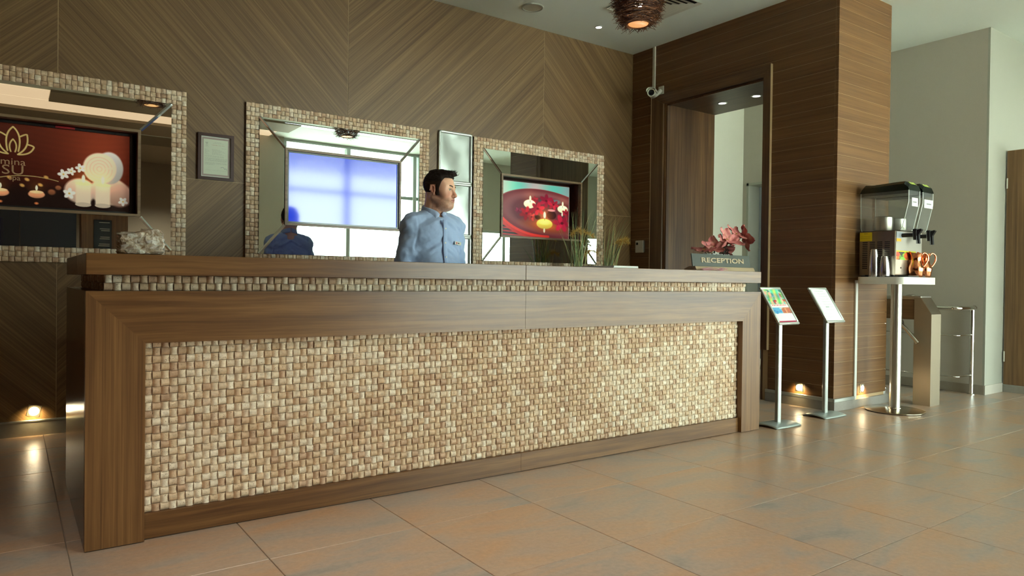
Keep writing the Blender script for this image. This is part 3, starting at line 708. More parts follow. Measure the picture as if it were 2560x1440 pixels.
# --- what sits in the three recesses
x0, x1 = BOX[0]
tv = thing('wall_screen', 'screen showing white towels, candles and a lotus emblem on dark brown', 'screen', ((x0 + x1) / 2, WB + .08, BZ0 + .02))
mb = MB(); bezel_frame(mb, x0 + .0195, x1 - .04, BZ0 + .02, BZ1 - .02, .016, WB + .055, WB + .09); obj('bezel', mb, M_black, tv)
obj('back_case', MB().box(x0 + .0195, x1 - .04, WB + .09, WB + .12, BZ0 + .02, BZ1 - .02), M_black, tv)
picture('screen', x0 + .033, x1 - .052, BZ0 + .033, BZ1 - .034, WB + .075, paint_spa(), M_screen_dim, tv)
obj('status_light', MB().box(.01, .12, WB + .05, WB + .054, BZ1 - .034, BZ1 - .021), pbr('red_strip', C3(150, 24, 30), .4), tv)
pw, pzt = (x1 - x0 - .085), BZ1 - .034
gold = pbr('emblem_lettering', C3(190, 150, 110), .4)
def on_screen(u, v): return Matrix.Translation((x0 + .033 + u * pw, WB + .0742, pzt - v * (BZ1 - BZ0 - .067))) @ Euler((R(90), 0, 0)).to_matrix().to_4x4()
obj('lettering', text_mb('mina', .062, on_screen(.262, .50), .0002, align='CENTER', sx=1.15), gold, tv)
obj('lettering', text_mb('SU', .085, on_screen(.262, .615), .0002, align='CENTER', sx=1.25), gold, tv)
obj('lettering', text_mb('spa', .046, on_screen(.272, .685), .0002, align='CENTER', sx=1.05), gold, tv)

x0, x1 = BOX[1]
tv = thing('television', 'flat television glowing blue in the middle of the central mirror', 'television', ((x0 + x1) / 2, WB + .05, BZ0 + .02))
mb = MB(); bezel_frame(mb, x0 + .0195, x1 - .0195, BZ0 + .02, BZ1 - .02, .012, WB - .030, WB + .05); obj('bezel', mb, pbr('silver_black_bezel', C3(70, 74, 74), .2, .3), tv)
obj('back_case', MB().box(x0 + .0195, x1 - .0195, WB + .05, WB + .09, BZ0 + .02, BZ1 - .02), M_black, tv)
m_, nt, b = new_mat('blue_television_glow'); b.inputs['Base Color'].default_value = (.01, .012, .05, 1); b.inputs['Roughness'].default_value = .075; b.inputs['Specular IOR Level'].default_value = .95
b.inputs['Emission Color'].default_value = C3(40, 72, 232); b.inputs['Emission Strength'].default_value = .8
obj('screen', MB().box(x0 + .031, x1 - .031, WB - .022, WB + .045, BZ0 + .031, BZ1 - .031), m_, tv)
x0, x1 = BOX[2]
tv = thing('lit_picture', 'bright picture of yellow floating candles and red petals in a clay dish', 'picture', ((x0 + x1) / 2, WB + .08, BZ0 + .02))
obj('board', MB().box(x0 + .0195, x1 - .085, WB + .062, WB + .085, BZ0 + .020, BZ1 - .045), pbr('picture_board_edge', C3(214, 210, 204), .4), tv)
picture('print', x0 + .0205, x1 - .0895, BZ0 + .0215, BZ1 - .0475, WB + .0612, paint_candles(), M_screen, tv)
M_tank2 = glass_mat('certificate_glass', (.98, .99, .98, 1), .15)
# ================================================================== ON AND AROUND THE BACK WALL
def quad_line(mb, x0, x1, z0, z1, y, col=None): mb.add([(x0, y, z0), (x1, y, z0), (x1, y, z1), (x0, y, z1)], [(0, 1, 2, 3)], col)
# framed certificate
ct = thing('framed_certificate', 'framed white certificate with printed border on the wall between two mirrors', 'certificate', (.997, WB, 1.75))
mb = MB(); bezel_frame(mb, .873, 1.122, 1.747, 2.085, .022, WB - .022, WB); obj('frame', mb, pbr('mahogany_frame', C3(62, 34, 28), .3, coat=.5), ct)
cp = Paint(150, 200, .75); cp.fill((222, 226, 208)); A = .75
for k, c in ((.0, (222, 222, 214)), (.03, (176, 156, 152)), (.07, (222, 228, 210))): cp.rect(k, A - k, k * 1.0, 1 - k, c)
cp.ell(.15, .16, .035, .035, (170, 172, 160), .5); cp.ell(.15, .15, .022, .022, (222, 228, 210), .5); cp.rect(.12, .18, .215, .228, (160, 160, 150))
def txt(p, x0, x1, y, h, c, seed=0, a=.55):
    r_ = random.Random(seed + int(y * 1000)); x = x0
    while x < x1 - .005:
        w = r_.uniform(.008, .04); p.rect(x, min(x + w, x1), y, y + h, c, a, soft=p.px * .8); x += w + .008
g_ = (150, 154, 146)
txt(cp, .34, .52, .13, .012, g_); txt(cp, .30, .58, .155, .012, g_); txt(cp, .27, .60, .20, .014, (176, 110, 100)); txt(cp, .10, .20, .25, .01, g_); txt(cp, .52, .63, .27, .012, g_)
for k in range(7): txt(cp, .10, .17 + .02 * (k % 4), .31 + k * .02, .01, g_, k)
for k in range(7): txt(cp, .28, .48 + .05 * (k % 4), .31 + k * .02, .01, g_, k + 20)
for k in range(2): txt(cp, .10, .58, .47 + k * .022, .012, g_, 40 + k)
for k in range(4): txt(cp, .10, .66, .53 + k * .022, .012, (140, 144, 138), 50 + k)
for k in range(3): txt(cp, .10, .66 - .3 * (k == 2), .635 + k * .022, .012, (140, 144, 138), 60 + k)
cp.line(bez((.50, .75), (.56, .70), (.60, .78)) + bez((.60, .78), (.64, .74), (.65, .80)), .003, (120, 130, 140)); txt(cp, .10, .66, .82, .008, g_, 70)
picture('certificate_sheet', .893, 1.102, 1.767, 2.065, WB - .008, cp.I, M_print, ct)
obj('glass', MB().box(.893, 1.102, WB - .012, WB - .010, 1.767, 2.065), M_tank2, ct)

# three snap frames stacked one over another
M_snap = pbr('silver_snap_profile', C3(214, 220, 214), .28, .55)
m_, nt, b = new_mat('crinkled_grey_insert'); b.inputs['Base Color'].default_value = C3(178, 186, 180); b.inputs['Roughness'].default_value = .24; b.inputs['Metallic'].default_value = .35
tc = N(nt, 'ShaderNodeTexCoord'); no = N(nt, 'ShaderNodeTexNoise'); no.inputs['Scale'].default_value = 5; no.inputs['Detail'].default_value = 0.5
bp = N(nt, 'ShaderNodeBump'); bp.inputs['Strength'].default_value = .35; bp.inputs['Distance'].default_value = .02
nt.links.new(tc.outputs['Object'], no.inputs['Vector']); nt.links.new(no.outputs['Fac'], bp.inputs['Height']); nt.links.new(bp.outputs['Normal'], b.inputs['Normal']); M_insert = m_
for k, (z0, z1, lb) in enumerate(((1.917, 2.356, 'topmost of the empty silver poster frames beside the central mirror'), (1.440, 1.900, 'middle empty silver poster frame behind the receptionist'), (.965, 1.423, 'lowest empty silver poster frame, mostly hidden by the counter'))):
    f_ = thing('poster_frame', lb, 'frame', (3.03, WB, z0), 'silver poster frames stacked on the wall')
    xa, xb = 2.868, 3.198; r_ = .011
    for seg in ([(xa + r_, z0), (xb - r_, z0)], [(xa + r_, z1), (xb - r_, z1)], [(xa, z0 + r_), (xa, z1 - r_)], [(xb, z0 + r_), (xb, z1 - r_)]):
        obj('profile', MB().tube([(seg[0][0], WB - .013, seg[0][1]), (seg[1][0], WB - .013, seg[1][1])], r_ * 1.15, 10), M_snap, f_, smooth=50)
    cn = MB()
    for x in (xa + .002, xb - .002):
        for z in (z0 + .002, z1 - .002): cn.lathe([(0, -.012), (.009, -.009), (.0125, 0), (.009, .009), (0, .012)], (x, WB - .013, z), 10)
    obj('corner_caps', cn, M_snap, f_, smooth=60, kind='stuff')
    def sheet(u, v, z0=z0, z1=z1, k=k):
        x = xa + .008 + u * (xb - xa - .016); z = z0 + .008 + v * (z1 - z0 - .016)
        e = (u * (1 - u) * v * (1 - v)) ** .5 * 2
        return (x, WB - .006 - e * (.006 * math.sin(5 * u + 3 * v + k * 2) + .004 * math.sin(11 * u - 6 * v + k)), z)
    obj('insert', MB().quadgrid(sheet, 16, 22), M_insert, f_, smooth=80)
# step lights, low on the walls
def step_light(label, p, n, roll=0.0):
    """square plate turned on its corner-ish tilt with a round glowing lens; n: outward normal axis"""
    t = thing('step_light', label, 'light', p, 'round step lights low on the walls')
    if n == 'y': F = Matrix.Translation(p) @ Euler((R(90), 0, 0)).to_matrix().to_4x4()
    else: F = Matrix.Translation(p) @ Euler((R(90), 0, R(-90))).to_matrix().to_4x4()
    F = F @ Matrix.Rotation(roll, 4, 'Z')
    obj('plate', MB().box(-.036, .036, -.036, .036, 0, .004, b=.001, M=F), M_brushed_dark, t)
    obj('lens', MB().lathe([(.0, .0035), (.026, .0035), (.026, .007), (.018, .010), (0, .011)], n=20, M=F), M_glow_warm, t, smooth=50)
    obj('ring', MB().lathe([(.026, .003), (.031, .003), (.031, .008), (.026, .0085)], n=20, M=F), M_alu, t, smooth=40)
step_light('round step light on the panelled wall left of the desk', (-.10, WB, .157), 'y', R(-12))
step_light('round step light low on the dark planked wall', (SX, .418, .158), 'x')
step_light('round step light low on the pillar front', (5.69, PY, .157), 'y')
step_light('round step light on the panelled wall far left', (-2.1, WB, .157), 'y')
for p, rot in (((-.10, WB - .03, .157), (R(-60), 0, 0)), ((SX - .03, .418, .158), (R(-60), 0, R(-90))), ((5.69, PY - .03, .157), (R(-60), 0, 0))):
    lamp('step_lamp', 'SPOT', p, 5.0, (1, .74, .34), .03, (R(50), 0, R(0) if rot[2] == 0 else R(-90)), 140, .8)

# ================================================================== ON THE DESK
# rough crystal block
def rock(u, v):
    th = v * 2 * math.pi; return (0, 0, 0)
rk = MB(); nu, nv = 26, 16
def rk_pt(i, j):
    a = 2 * math.pi * i / nu; t = j / (nv - 1)
    ca, sa = math.cos(a), math.sin(a); q = 6.0; r = (abs(ca) ** q + abs(sa) ** q) ** (-1 / q)
    prof = min(1, (min(t, 1 - t) * 9 + .001) ** .35) if 0 < t < 1 else 0
    hgt = .098 + .014 * (1 / (1 + math.exp(-(ca * 9 + .5))))
    tap = 1 - .05 * t + (.03 if t < .5 else 0)
    n = .004 * math.sin(7 * a + 9 * t) + .003 * math.sin(13 * a - 17 * t) + .003 * math.sin(23 * a + 31 * t + 1)
    x = (.082 * tap * r + n) * ca * (prof if t in (0, 1) else max(prof, .9)) ; y = (.055 * tap * r + n) * sa * max(prof, .9) if 0 < t < 1 else 0
    if t in (0, 1): x *= 0
    return (.208 + x, .20 + y, DZ + t * hgt + (n * .6 if 0 < t < 1 else 0) * (1 if t > .1 else 0))
pts = [rk_pt(i, j) for j in range(nv) for i in range(nu)]
rk.add(pts, [(j * nu + i, j * nu + (i + 1) % nu, (j + 1) * nu + (i + 1) % nu, (j + 1) * nu + i) for j in range(nv - 1) for i in range(nu)])
m_, nt, b = new_mat('rock_crystal'); lk = nt.links.new
tc = N(nt, 'ShaderNodeTexCoord'); n1 = N(nt, 'ShaderNodeTexNoise'); n1.inputs['Scale'].default_value = 38; n1.inputs['Detail'].default_value = 8; n1.inputs['Distortion'].default_value = 1.0
lk(tc.outputs['Object'], n1.inputs['Vector']); rp = ramp(nt, [(.3, C3(150, 122, 92)), (.5, C3(196, 182, 160)), (.66, C3(236, 232, 222))]); lk(n1.outputs['Fac'], rp.inputs[0]); lk(rp.outputs[0], b.inputs['Base Color'])
b.inputs['Roughness'].default_value = .22; b.inputs['Subsurface Weight'].default_value = .25; b.inputs['Subsurface Radius'].default_value = (.02, .012, .008)
bp = N(nt, 'ShaderNodeBump'); bp.inputs['Strength'].default_value = .9; bp.inputs['Distance'].default_value = .01; lk(n1.outputs['Fac'], bp.inputs['Height']); lk(bp.outputs['Normal'], b.inputs['Normal'])
o = obj('crystal_block', rk, m_, None, smooth=30); o['label'] = 'rough translucent crystal block standing on the left end of the counter'; o['category'] = 'stone'

# reception sign
sg = thing('reception_sign', 'grey desk sign with raised letters on a wooden foot in front of pink flowers', 'sign', (3.765, .08, DZ))
F = Matrix.Translation((3.785, .085, DZ + .028)) @ Matrix.Rotation(R(-9), 4, 'X')
obj('foot', MB().prism([(.045, DZ), (.16, DZ), (.15, DZ + .012), (.11, DZ + .0275), (.06, DZ + .0275)], 0, 3.472, 4.100), wood('sign_foot_veneer', (0, 0, 0), C3(140, 122, 98), C3(162, 142, 114), C3(180, 160, 130), across=30), sg)
obj('board', MB().box(-.311, .311, -.004, .004, 0, .086, b=.001, M=F), pbr('frosted_grey_glass', C3(66, 72, 64), .34), sg)
obj('lettering', text_mb('RECEPTION', .0455, F @ Matrix.Translation((.008, -.0045, .028)) @ Euler((R(90), 0, 0)).to_matrix().to_4x4(), .003, bold=.0013, sx=1.92), wood('letter_veneer', (0, 0, 0), C3(150, 132, 104), C3(172, 154, 124), C3(190, 172, 140)), sg)

# pink folded cards and a stack of paper
M_pink = pbr('pink_card', C3(232, 170, 186), .5)
for (xa, xb, lb) in ((3.487, 3.652, 'pink folded card lying against the reception sign, the longer one'), (3.662, 3.742, 'short pink folded card beside the longer pink card')):
    mb = MB()
    for z in (0, .0055): mb.quadgrid(lambda u, v, z=z: (xa + u * (xb - xa), .004 + v * .026, DZ + .001 + z + .012 * (1 - math.cos((u - .1) * 5)) * .2 + .004 * v + .006 * (z > 0) * math.sin(u * 3.1)), 10, 4)
    o = obj('folded_card', mb, M_pink); o['label'] = lb; o['category'] = 'card'; o['group'] = 'pink cards under the sign'
    sm = o.modifiers.new('thickness', 'SOLIDIFY'); sm.thickness = .0012
pp = MB()
for k in range(4): pp.box(2.77 + .002 * k, 2.985 - .001 * k, .10, .40, DZ + .0005 + .0038 * k, DZ + .004 + .0038 * k)
o = obj('paper_pad', pp, M_paper); o['label'] = 'white paper pad lying flat on the counter near the grasses'; o['category'] = 'paper'

# flower arrangement behind the sign
fl_ = thing('flower_arrangement', 'pink artificial flowers with dark stems in a black trough behind the reception sign', 'flowers', (3.93, .25, DZ))
obj('trough', MB().box(3.77, 4.075, .20, .30, DZ, DZ + .118, b=.004), pbr('black_trough', C3(20, 18, 18), .25), fl_)
peb = MB()
for k in range(46):
    x, y = RNG.uniform(3.79, 4.055), RNG.uniform(.212, .288); r_ = RNG.uniform(.007, .012)
    peb.lathe([(0, -r_ * .7), (r_ * .8, -r_ * .3), (r_, 0), (r_ * .7, r_ * .5), (0, r_ * .75)], (x, y, DZ + .121), 7)
obj('pebbles', peb, pbr('white_pebble', C3(222, 224, 220), .3), fl_, smooth=60, kind='stuff')
m_, nt, b = new_mat('pink_petal'); lk = nt.links.new; tc = N(nt, 'ShaderNodeTexCoord'); no = N(nt, 'ShaderNodeTexNoise'); no.inputs['Scale'].default_value = 26; no.inputs['Detail'].default_value = 3
lk(tc.outputs['Object'], no.inputs['Vector']); rp = ramp(nt, [(.3, C3(170, 84, 84)), (.52, C3(194, 116, 110)), (.75, C3(206, 156, 136))]); lk(no.outputs['Fac'], rp.inputs[0]); lk(rp.outputs[0], b.inputs['Base Color'])
b.inputs['Roughness'].default_value = .55; b.inputs['Subsurface Weight'].default_value = .15; b.inputs['Subsurface Radius'].default_value = (.01, .005, .004); M_petal = m_
M_stem = pbr('dark_stem', C3(44, 40, 26), .5)
def petal(mb, c, d, up, ln, wd, cup=.3):
    d = Vector(d).normalized(); s = d.cross(Vector(up)).normalized(); n = s.cross(d)
    def fn(u, v):
        w = wd * (math.sin(math.pi * min(.97, .10 + .87 * v ** .85))) ** .6; x = (u - .5) * 2
        p = Vector(c) + d * (ln * v) + s * (x * w * .5) + n * (cup * ln * (.5 * v * v + .35 * x * x * v) + .006 * math.sin(9 * v + 4 * x))
        return tuple(p)
    mb.quadgrid(fn, 11, 15); return mb
blooms = [((3.755, .22, DZ + .145), (-.25, -.2, 1), .11, 4), ((3.835, .2, DZ + .165), (-.5, -.5, .7), .10, 5), ((3.965, .19, DZ + .225), (.1, -.7, .55), .125, 6), ((4.06, .27, DZ + .15), (.5, -.1, .5), .09, 4), ((4.165, .26, DZ + .275), (.1, -.5, .5), .10, 5), ((4.245, .25, DZ + .255), (.6, -.3, .15), .11, 4)]
for bi, (c, ax, ln, k) in enumerate(blooms):
    ax = Vector(ax).normalized(); s = ax.cross(Vector((0, 0, 1)) if abs(ax.z) < .9 else Vector((1, 0, 0))).normalized(); t = ax.cross(s)
    root = obj('bloom', MB().lathe([(0, -.004), (.008, 0), (.006, .012), (0, .016)], c, 8), pbr('bloom_heart', C3(150, 120, 40), .5), fl_, smooth=60)
    for q in range(k):
        a = 2 * math.pi * q / k + bi; d = s * math.cos(a) + t * math.sin(a) + ax * RNG.uniform(.0, .45)
        sub = MB(); petal(sub, c, d, ax, ln * RNG.uniform(.8, 1.05), ln * RNG.uniform(.62, .78), RNG.uniform(-.1, .35))
        off = absloc(fl_); o = link('petal', sub.mesh('petal', off, 80), M_petal, root)
    x0_ = 3.80 + .25 * bi / 5
    obj('stem', MB().tube(bez3 := [tuple(Vector((x0_, .25, DZ + .11)) * (1 - u) ** 2 + Vector((x0_ + .02, .25, c[2] + .01)) * 2 * u * (1 - u) + Vector(c) * u * u) for u in [i / 8 for i in range(9)]], .0035, 6), M_stem, fl_, smooth=60)
for k in range(9):
    b0 = Vector((RNG.uniform(3.8, 4.05), RNG.uniform(.22, .28), DZ + .115)); d = Vector((RNG.uniform(-.6, .9), RNG.uniform(-.4, .2), 1)).normalized() * RNG.uniform(.06, .16)
    obj('stem', MB().tube([b0, b0 + d * .6, b0 + d + Vector((d.x * .3, 0, -.01))], [.003, .0025, .001], 5), M_stem, fl_, smooth=60)

# grasses in a planter behind the desk
pl = thing('planter', 'tall dark planter box against the panelled wall behind the desk', 'planter', (4.45, 2.16, 0))
pm = MB(); bezel_frame(pm, 3.98, 4.92, 0, .96, .03, 2.02, 2.03); pm.box(3.98, 4.92, 2.03, 2.33, 0, .93)
obj('box', pm, pbr('planter_lacquer', C3(50, 46, 42), .4), pl)
obj('soil', MB().box(4.0, 4.9, 2.05, 2.31, .93, .945), pbr('potting_soil', C3(48, 38, 30), .9, bump=.5, bscale=80), pl)
M_blade = vcol('grass_blade', .5); M_plume = vcol('seed_plume', .8)
def grass(label, cx, cy_, lean, nb, plumes, top):
    t = thing('ornamental_grass', label, 'plant', (cx, cy_, .94), 'ornamental grasses behind the desk')
    mb = MB()
    for k in range(nb):
        b0 = Vector((cx + RNG.normal(0, .035), cy_ + RNG.normal(0, .03), .945)); h = RNG.uniform(.45, 1) * top; sp = RNG.normal(0, .16); tipx = lean * h * RNG.uniform(.2, 1.2) + sp * h; tipy = RNG.normal(-.02, .05)
        tip = b0 + Vector((tipx, tipy, h)); w = RNG.uniform(.003, .007)
        c = [C3(150, 160, 92), C3(116, 140, 84), C3(180, 168, 110), C3(92, 116, 72), C3(166, 140, 84)][int(RNG.integers(0, 5))]
        prev = None
        vs_ = []
        for i in range(6):
            u = i / 5; p = b0 * (1 - u) ** 2 + (b0 + Vector((tipx * .25, tipy * .3, h * .62))) * 2 * u * (1 - u) + tip * u * u
            ww = w * (1 - u * .92); vs_ += [p + Vector((-ww, 0, 0)), p + Vector((0, -ww * .5, 0)), p + Vector((ww, 0, 0))]
        fs = []
        for i in range(5):
            a = 3 * i; fs += [(a, a + 1, a + 4, a + 3), (a + 1, a + 2, a + 5, a + 4), (a + 2, a, a + 3, a + 5)]
        mb.add(vs_, fs, c)
    obj('blades', mb, M_blade, t, smooth=60, colors=True, kind='stuff')
    for (px_, pz_, dx, dz, ln) in plumes:
        pm = MB(); st = Vector((px_, cy_ - .03, pz_)); d = Vector((dx, 0, dz)).normalized()
        for k in range(260):
            u = RNG.random(); arc = Vector((d.x * u, 0, d.z * u - .55 * u * u)) * ln
            side = Vector((RNG.normal(0, .4), RNG.normal(0, .5), RNG.normal(-.35, .5))); q = st + arc; e = q + (d * .5 + side).normalized() * RNG.uniform(.03, .075) * (1.1 - .4 * u)
            c = [C3(196, 156, 62), C3(168, 124, 48), C3(214, 180, 96), C3(146, 104, 44)][int(RNG.integers(0, 4))]
            w = .0018; pm.add([q + Vector((-w, 0, 0)), q + Vector((w, 0, 0)), q + Vector((0, w, w)), e], [(0, 1, 3), (1, 2, 3), (2, 0, 3)], c)
        stalk = MB().tube([(cx + RNG.normal(0, .02), cy_, .945), ((cx + px_) / 2 - .01, cy_ - .02, (pz_ + .945) / 2), tuple(st)], .003, 5)
        ob = obj('plume', pm, M_plume, t, colors=True, kind='stuff'); obj('stalk', stalk, M_stem, t, smooth=60)
grass('tuft of green grass with golden plumes in front of the candle picture mirror', 4.25, 2.15, .0, 70, [(4.12, 1.47, .7, .8, .24), (4.30, 1.30, .75, .6, .22), (4.24, 1.50, .8, .35, .2)], .80)
grass('tuft of green grass leaning right beside the dark wall, golden plume on top', 4.64, 2.16, .22, 60, [(4.70, 1.42, .8, .55, .26), (4.78, 1.40, .5, .8, .22)], .82)

# ================================================================== DARK WALL FITTINGS
th = thing('intercom', 'small white wall intercom with a dark round eye on the dark wall', 'intercom', (SX, 2.30, 1.35))
obj('housing', MB().box(SX - .026, SX, 2.245, 2.355, 1.352, 1.482, b=.004), pbr('ivory_plastic', C3(206, 200, 186), .4), th)
obj('eye', MB().lathe([(0, 0), (.014, 0), (.014, .004), (.009, .006), (0, .006)], n=16, M=Matrix.Translation((SX - .0262, 2.325, 1.448)) @ Euler((0, R(-90), 0)).to_matrix().to_4x4()), M_black, th, smooth=40)
obj('side_cover', MB().box(SX - .024, SX, 2.236, 2.2448, 1.354, 1.480, b=.002), M_alu, th)
cc = thing('security_camera', 'white bullet security camera on a bracket above the doorway corner', 'camera', (5.19, 2.03, 2.95))
M_cctv = pbr('white_camera_shell', C3(214, 214, 200), .35)
fw = Vector((-.80, -.58, -.10)).normalized(); c0 = Vector((5.045, 1.975, 2.955))
rot = fw.to_track_quat('Z', 'Y').to_matrix().to_4x4(); F = Matrix.Translation(c0) @ rot
obj('body', MB().lathe([(0, -.15), (.034, -.15), (.038, -.145), (.038, 0), (.040, .002), (.040, .012), (.033, .012), (.030, -.006), (0, -.006)], n=24, M=F), M_cctv, cc, smooth=40)
obj('lens', MB().lathe([(0, -.0055), (.030, -.0055), (.026, -.002), (.014, 0), (.012, .004), (0, .005)], n=24, M=F), pbr('dark_lens', C3(26, 26, 32), .12), cc, smooth=50)
up = Vector((0, 0, 1)); sd_ = fw.cross(up).normalized(); hd = MB()
prof = [(-.048, .012), (-.044, .036), (-.024, .050), (.024, .050), (.044, .036), (.048, .012)]
vs_ = []
for t in (-.15, .035):
    for (a, h) in prof: vs_.append(tuple(c0 + fw * t + sd_ * a + up * h))
hd.add(vs_, [(i, i + 1, i + 7, i + 6) for i in range(5)]); o = obj('sun_hood', hd, M_cctv, cc, smooth=30); sm = o.modifiers.new('thickness', 'SOLIDIFY'); sm.thickness = .003
obj('bracket_arm', MB().tube([tuple(c0 - fw * .09 - up * .02), tuple(c0 - fw * .13 + Vector((.04, .0, .0))), (SX - .012, 2.03, 3.02)], [.016, .02, .024], 12), M_cctv, cc, smooth=50)
obj('bracket_plate', MB().box(SX - .014, SX, 1.995, 2.065, 2.978, 3.064, b=.003), M_cctv, cc)
o = obj('cable_conduit', MB().box(SX - .017, SX, 2.115, 2.147, 3.02, CZ, b=.002), M_cctv); o['label'] = 'white cable conduit running from the ceiling down to the security camera'; o['category'] = 'conduit'
# pillar conduit
o = obj('power_conduit', MB().box(5.551, 5.585, PY - .014, PY, .076, 1.075, b=.002), pbr('white_conduit', C3(226, 228, 222), .4)); o['label'] = 'white vertical cable conduit on the pillar below the drinks table'; o['category'] = 'conduit'

# ================================================================== CEILING FITTINGS
sp = thing('ceiling_speaker', 'round flush loudspeaker grille in the ceiling', 'speaker', (3.59, 2.05, CZ))
obj('grille', MB().lathe([(0, -.006), (.085, -.006), (.088, -.003), (.088, 0)][::1], (3.59, 2.05, CZ), 32), pbr('speaker_grille', C3(196, 192, 176), .7, bump=.4, bscale=500), sp, smooth=40)
obj('rim', MB().lathe([(.088, 0), (.088, -.011), (.095, -.012), (.101, -.008), (.103, 0)], (3.59, 2.05, CZ), 32), M_white, sp, smooth=50)
def downlight(label, p, r, energy=9):
    t = thing('downlight', label, 'light', p, 'recessed ceiling downlights')
    obj('rim', MB().lathe([(r * .72, -.001), (r * .74, -.006), (r, -.004), (r * 1.02, 0)], p, 24), M_alu, t, smooth=50)
    obj('lens', MB().lathe([(0, -.004), (r * .6, -.004), (r * .7, -.001)], p, 20), M_glow_white, t, smooth=50)
    lamp('downlight_lamp', 'SPOT', (p[0], p[1], p[2] - .03), energy, (1, .90, .77), .04, (0, 0, 0), 95, .7)
downlight('small recessed downlight in the white ceiling near the twig pendant', (4.40, 2.06, CZ), .040, 5)
downlight('recessed downlight in the doorway head, further inside', (5.668, 1.586, DZT), .050, 3)
downlight('recessed downlight in the doorway head, nearer the pillar', (5.699, 1.206, DZT), .050, 3)
for k, (x, y) in enumerate(((-.7, -5.1), (.9, -5.3))): downlight(['recessed downlight over the lounge, seen in the left mirror as the larger one', 'recessed downlight over the lounge, seen in the left mirror as the smaller one'][k], (x, y, CZ - .0), .07, 7)
lamp('lounge_fill', 'SPOT', (2.2, -6.6, CZ - .2), 320, (1, .86, .70), .1, (0, 0, 0), 120, .8)  # added spot without a fitting, brightens the lounge the left mirror reflects
downlight('unseen downlight added as warm fill before the left desk end', (-.3, -2.2, CZ), .05, 150)  # this and the next are unseen, added to warm the desk's left half
downlight('unseen downlight added as warm fill before the desk middle', (1.3, -2.2, CZ), .05, 150)
downlight('unseen downlight added as fill over the left end of the desk', (1.1, 1.0, CZ), .04, 6)  # unseen pair, added to lift the dim left side
downlight('unseen downlight added as fill above the left side wall', (-2.4, .8, CZ), .04, 6)
# air diffuser
av = thing('air_diffuser', 'square white ceiling air diffuser with nested louvres behind the twig pendant', 'vent', (4.415, 1.356, CZ))
def square_ring(x, y, a, b_, z0, z1):
    mb = MB(); v = []
    for (r_, z) in ((a, z0), (b_, z1), (b_ - .006, z1), (a - .006, z0)): v += [(x - r_, y - r_, z), (x + r_, y - r_, z), (x + r_, y + r_, z), (x - r_, y + r_, z)]
    mb.add(v, [(4 * k + i, 4 * k + (i + 1) % 4, 4 * ((k + 1) % 4) + (i + 1) % 4, 4 * ((k + 1) % 4) + i) for k in range(4) for i in range(4)]); return mb
M_vent = pbr('vent_enamel', C3(216, 218, 208), .5)
obj('plenum', MB().box(4.15, 4.68, 1.091, 1.621, CZ - .002, CZ - .001), M_black_matt, av)
for k in range(6): obj('louvre', square_ring(4.415, 1.356, .30 - .047 * k, .262 - .047 * k + (.012 if k == 0 else 0), CZ - .014, CZ - .003), M_vent, av)
# twig pendants
M_twig = vcol('dry_twig', .55)
m_inner = emit('pendant_lit_inside', (1.0, .42, .11, 1), .8)
def pendant(label, c, seed, ntw=4600):
    t = thing('pendant_lamp', label, 'lamp', (c[0], c[1], c[2] - .19), 'twig nest pendant lamps')
    r_ = np.random.default_rng(seed); mb = MB(); Rb, H = .17, .175
    for k in range(ntw):
        zt = r_.uniform(-1, 1); a = r_.uniform(0, 2 * math.pi); rr = Rb * math.sqrt(max(0, 1 - (abs(zt) ** 2.4) * .72)) * r_.uniform(.80, 1.03)
        if zt < -.93 and rr < .09: continue
        q = Vector((c[0] + rr * math.cos(a), c[1] + rr * math.sin(a), c[2] + zt * H))
        tang = Vector((-math.sin(a), math.cos(a), 0)); out = Vector((math.cos(a), math.sin(a), zt * .8))
        spike = r_.random() < .32
        d = (tang * r_.choice([-1, 1]) * (1 if not spike else .9) + out * (.10 if not spike else r_.uniform(.35, .9)) + Vector((0, 0, r_.normal(0, .16)))).normalized()
        ln = r_.uniform(.06, .12) if not spike else r_.uniform(.05, .095); w = r_.uniform(.0016, .003)
        c_ = [C3(112, 70, 46), C3(84, 52, 38), C3(146, 98, 62), C3(70, 48, 40)][int(r_.integers(0, 4))]
        a0 = q - d * ln * (.5 if not spike else .25); a1 = q + d * ln * (.5 if not spike else .8); u = d.cross(Vector((0, 0, 1))).normalized(); v = d.cross(u)
        p3 = [a0 + u * w, a0 - u * w * .5 + v * w * .87, a0 - u * w * .5 - v * w * .87, a1 + u * w * .5, a1 - u * w * .25 + v * w * .43, a1 - u * w * .25 - v * w * .43]
        mb.add(p3, [(0, 1, 4, 3), (1, 2, 5, 4), (2, 0, 3, 5), (3, 4, 5), (2, 1, 0)], c_)
    obj('twig_nest', mb, M_twig, t, colors=True, kind='stuff')
    obj('glow_disc', MB().lathe([(0, -.170), (.072, -.171), (.074, -.168)], c, 24), m_inner, t, smooth=60)  # glowing disc across the bottom opening stands in for the lit inside
    obj('bulb', MB().lathe([(0, -.06), (.02, -.05), (.03, -.02), (.024, .02), (.013, .05), (0, .05)], c, 14), M_glow_white, t, smooth=60)
    obj('lower_ring', MB().lathe([(.074, -.168), (.080, -.176), (.086, -.168), (.080, -.160), (.074, -.168)], c, 24), pbr('twig_rim', C3(120, 74, 40), .6), t, smooth=60)
    obj('cord', MB().tube([(c[0], c[1], c[2] + .15), (c[0], c[1], CZ)], .004, 6), M_black, t); obj('ceiling_rose', MB().lathe([(0, -.03), (.045, -.028), (.05, 0)], (c[0], c[1], CZ), 20), M_white, t, smooth=50)
    lamp('pendant_bulb_lamp', 'POINT', (c[0], c[1], c[2] + .0), 15, (1, .62, .30), .03)
pendant('round twig nest pendant lamp glowing orange below the ceiling', (3.53, .67, 3.105), 3)
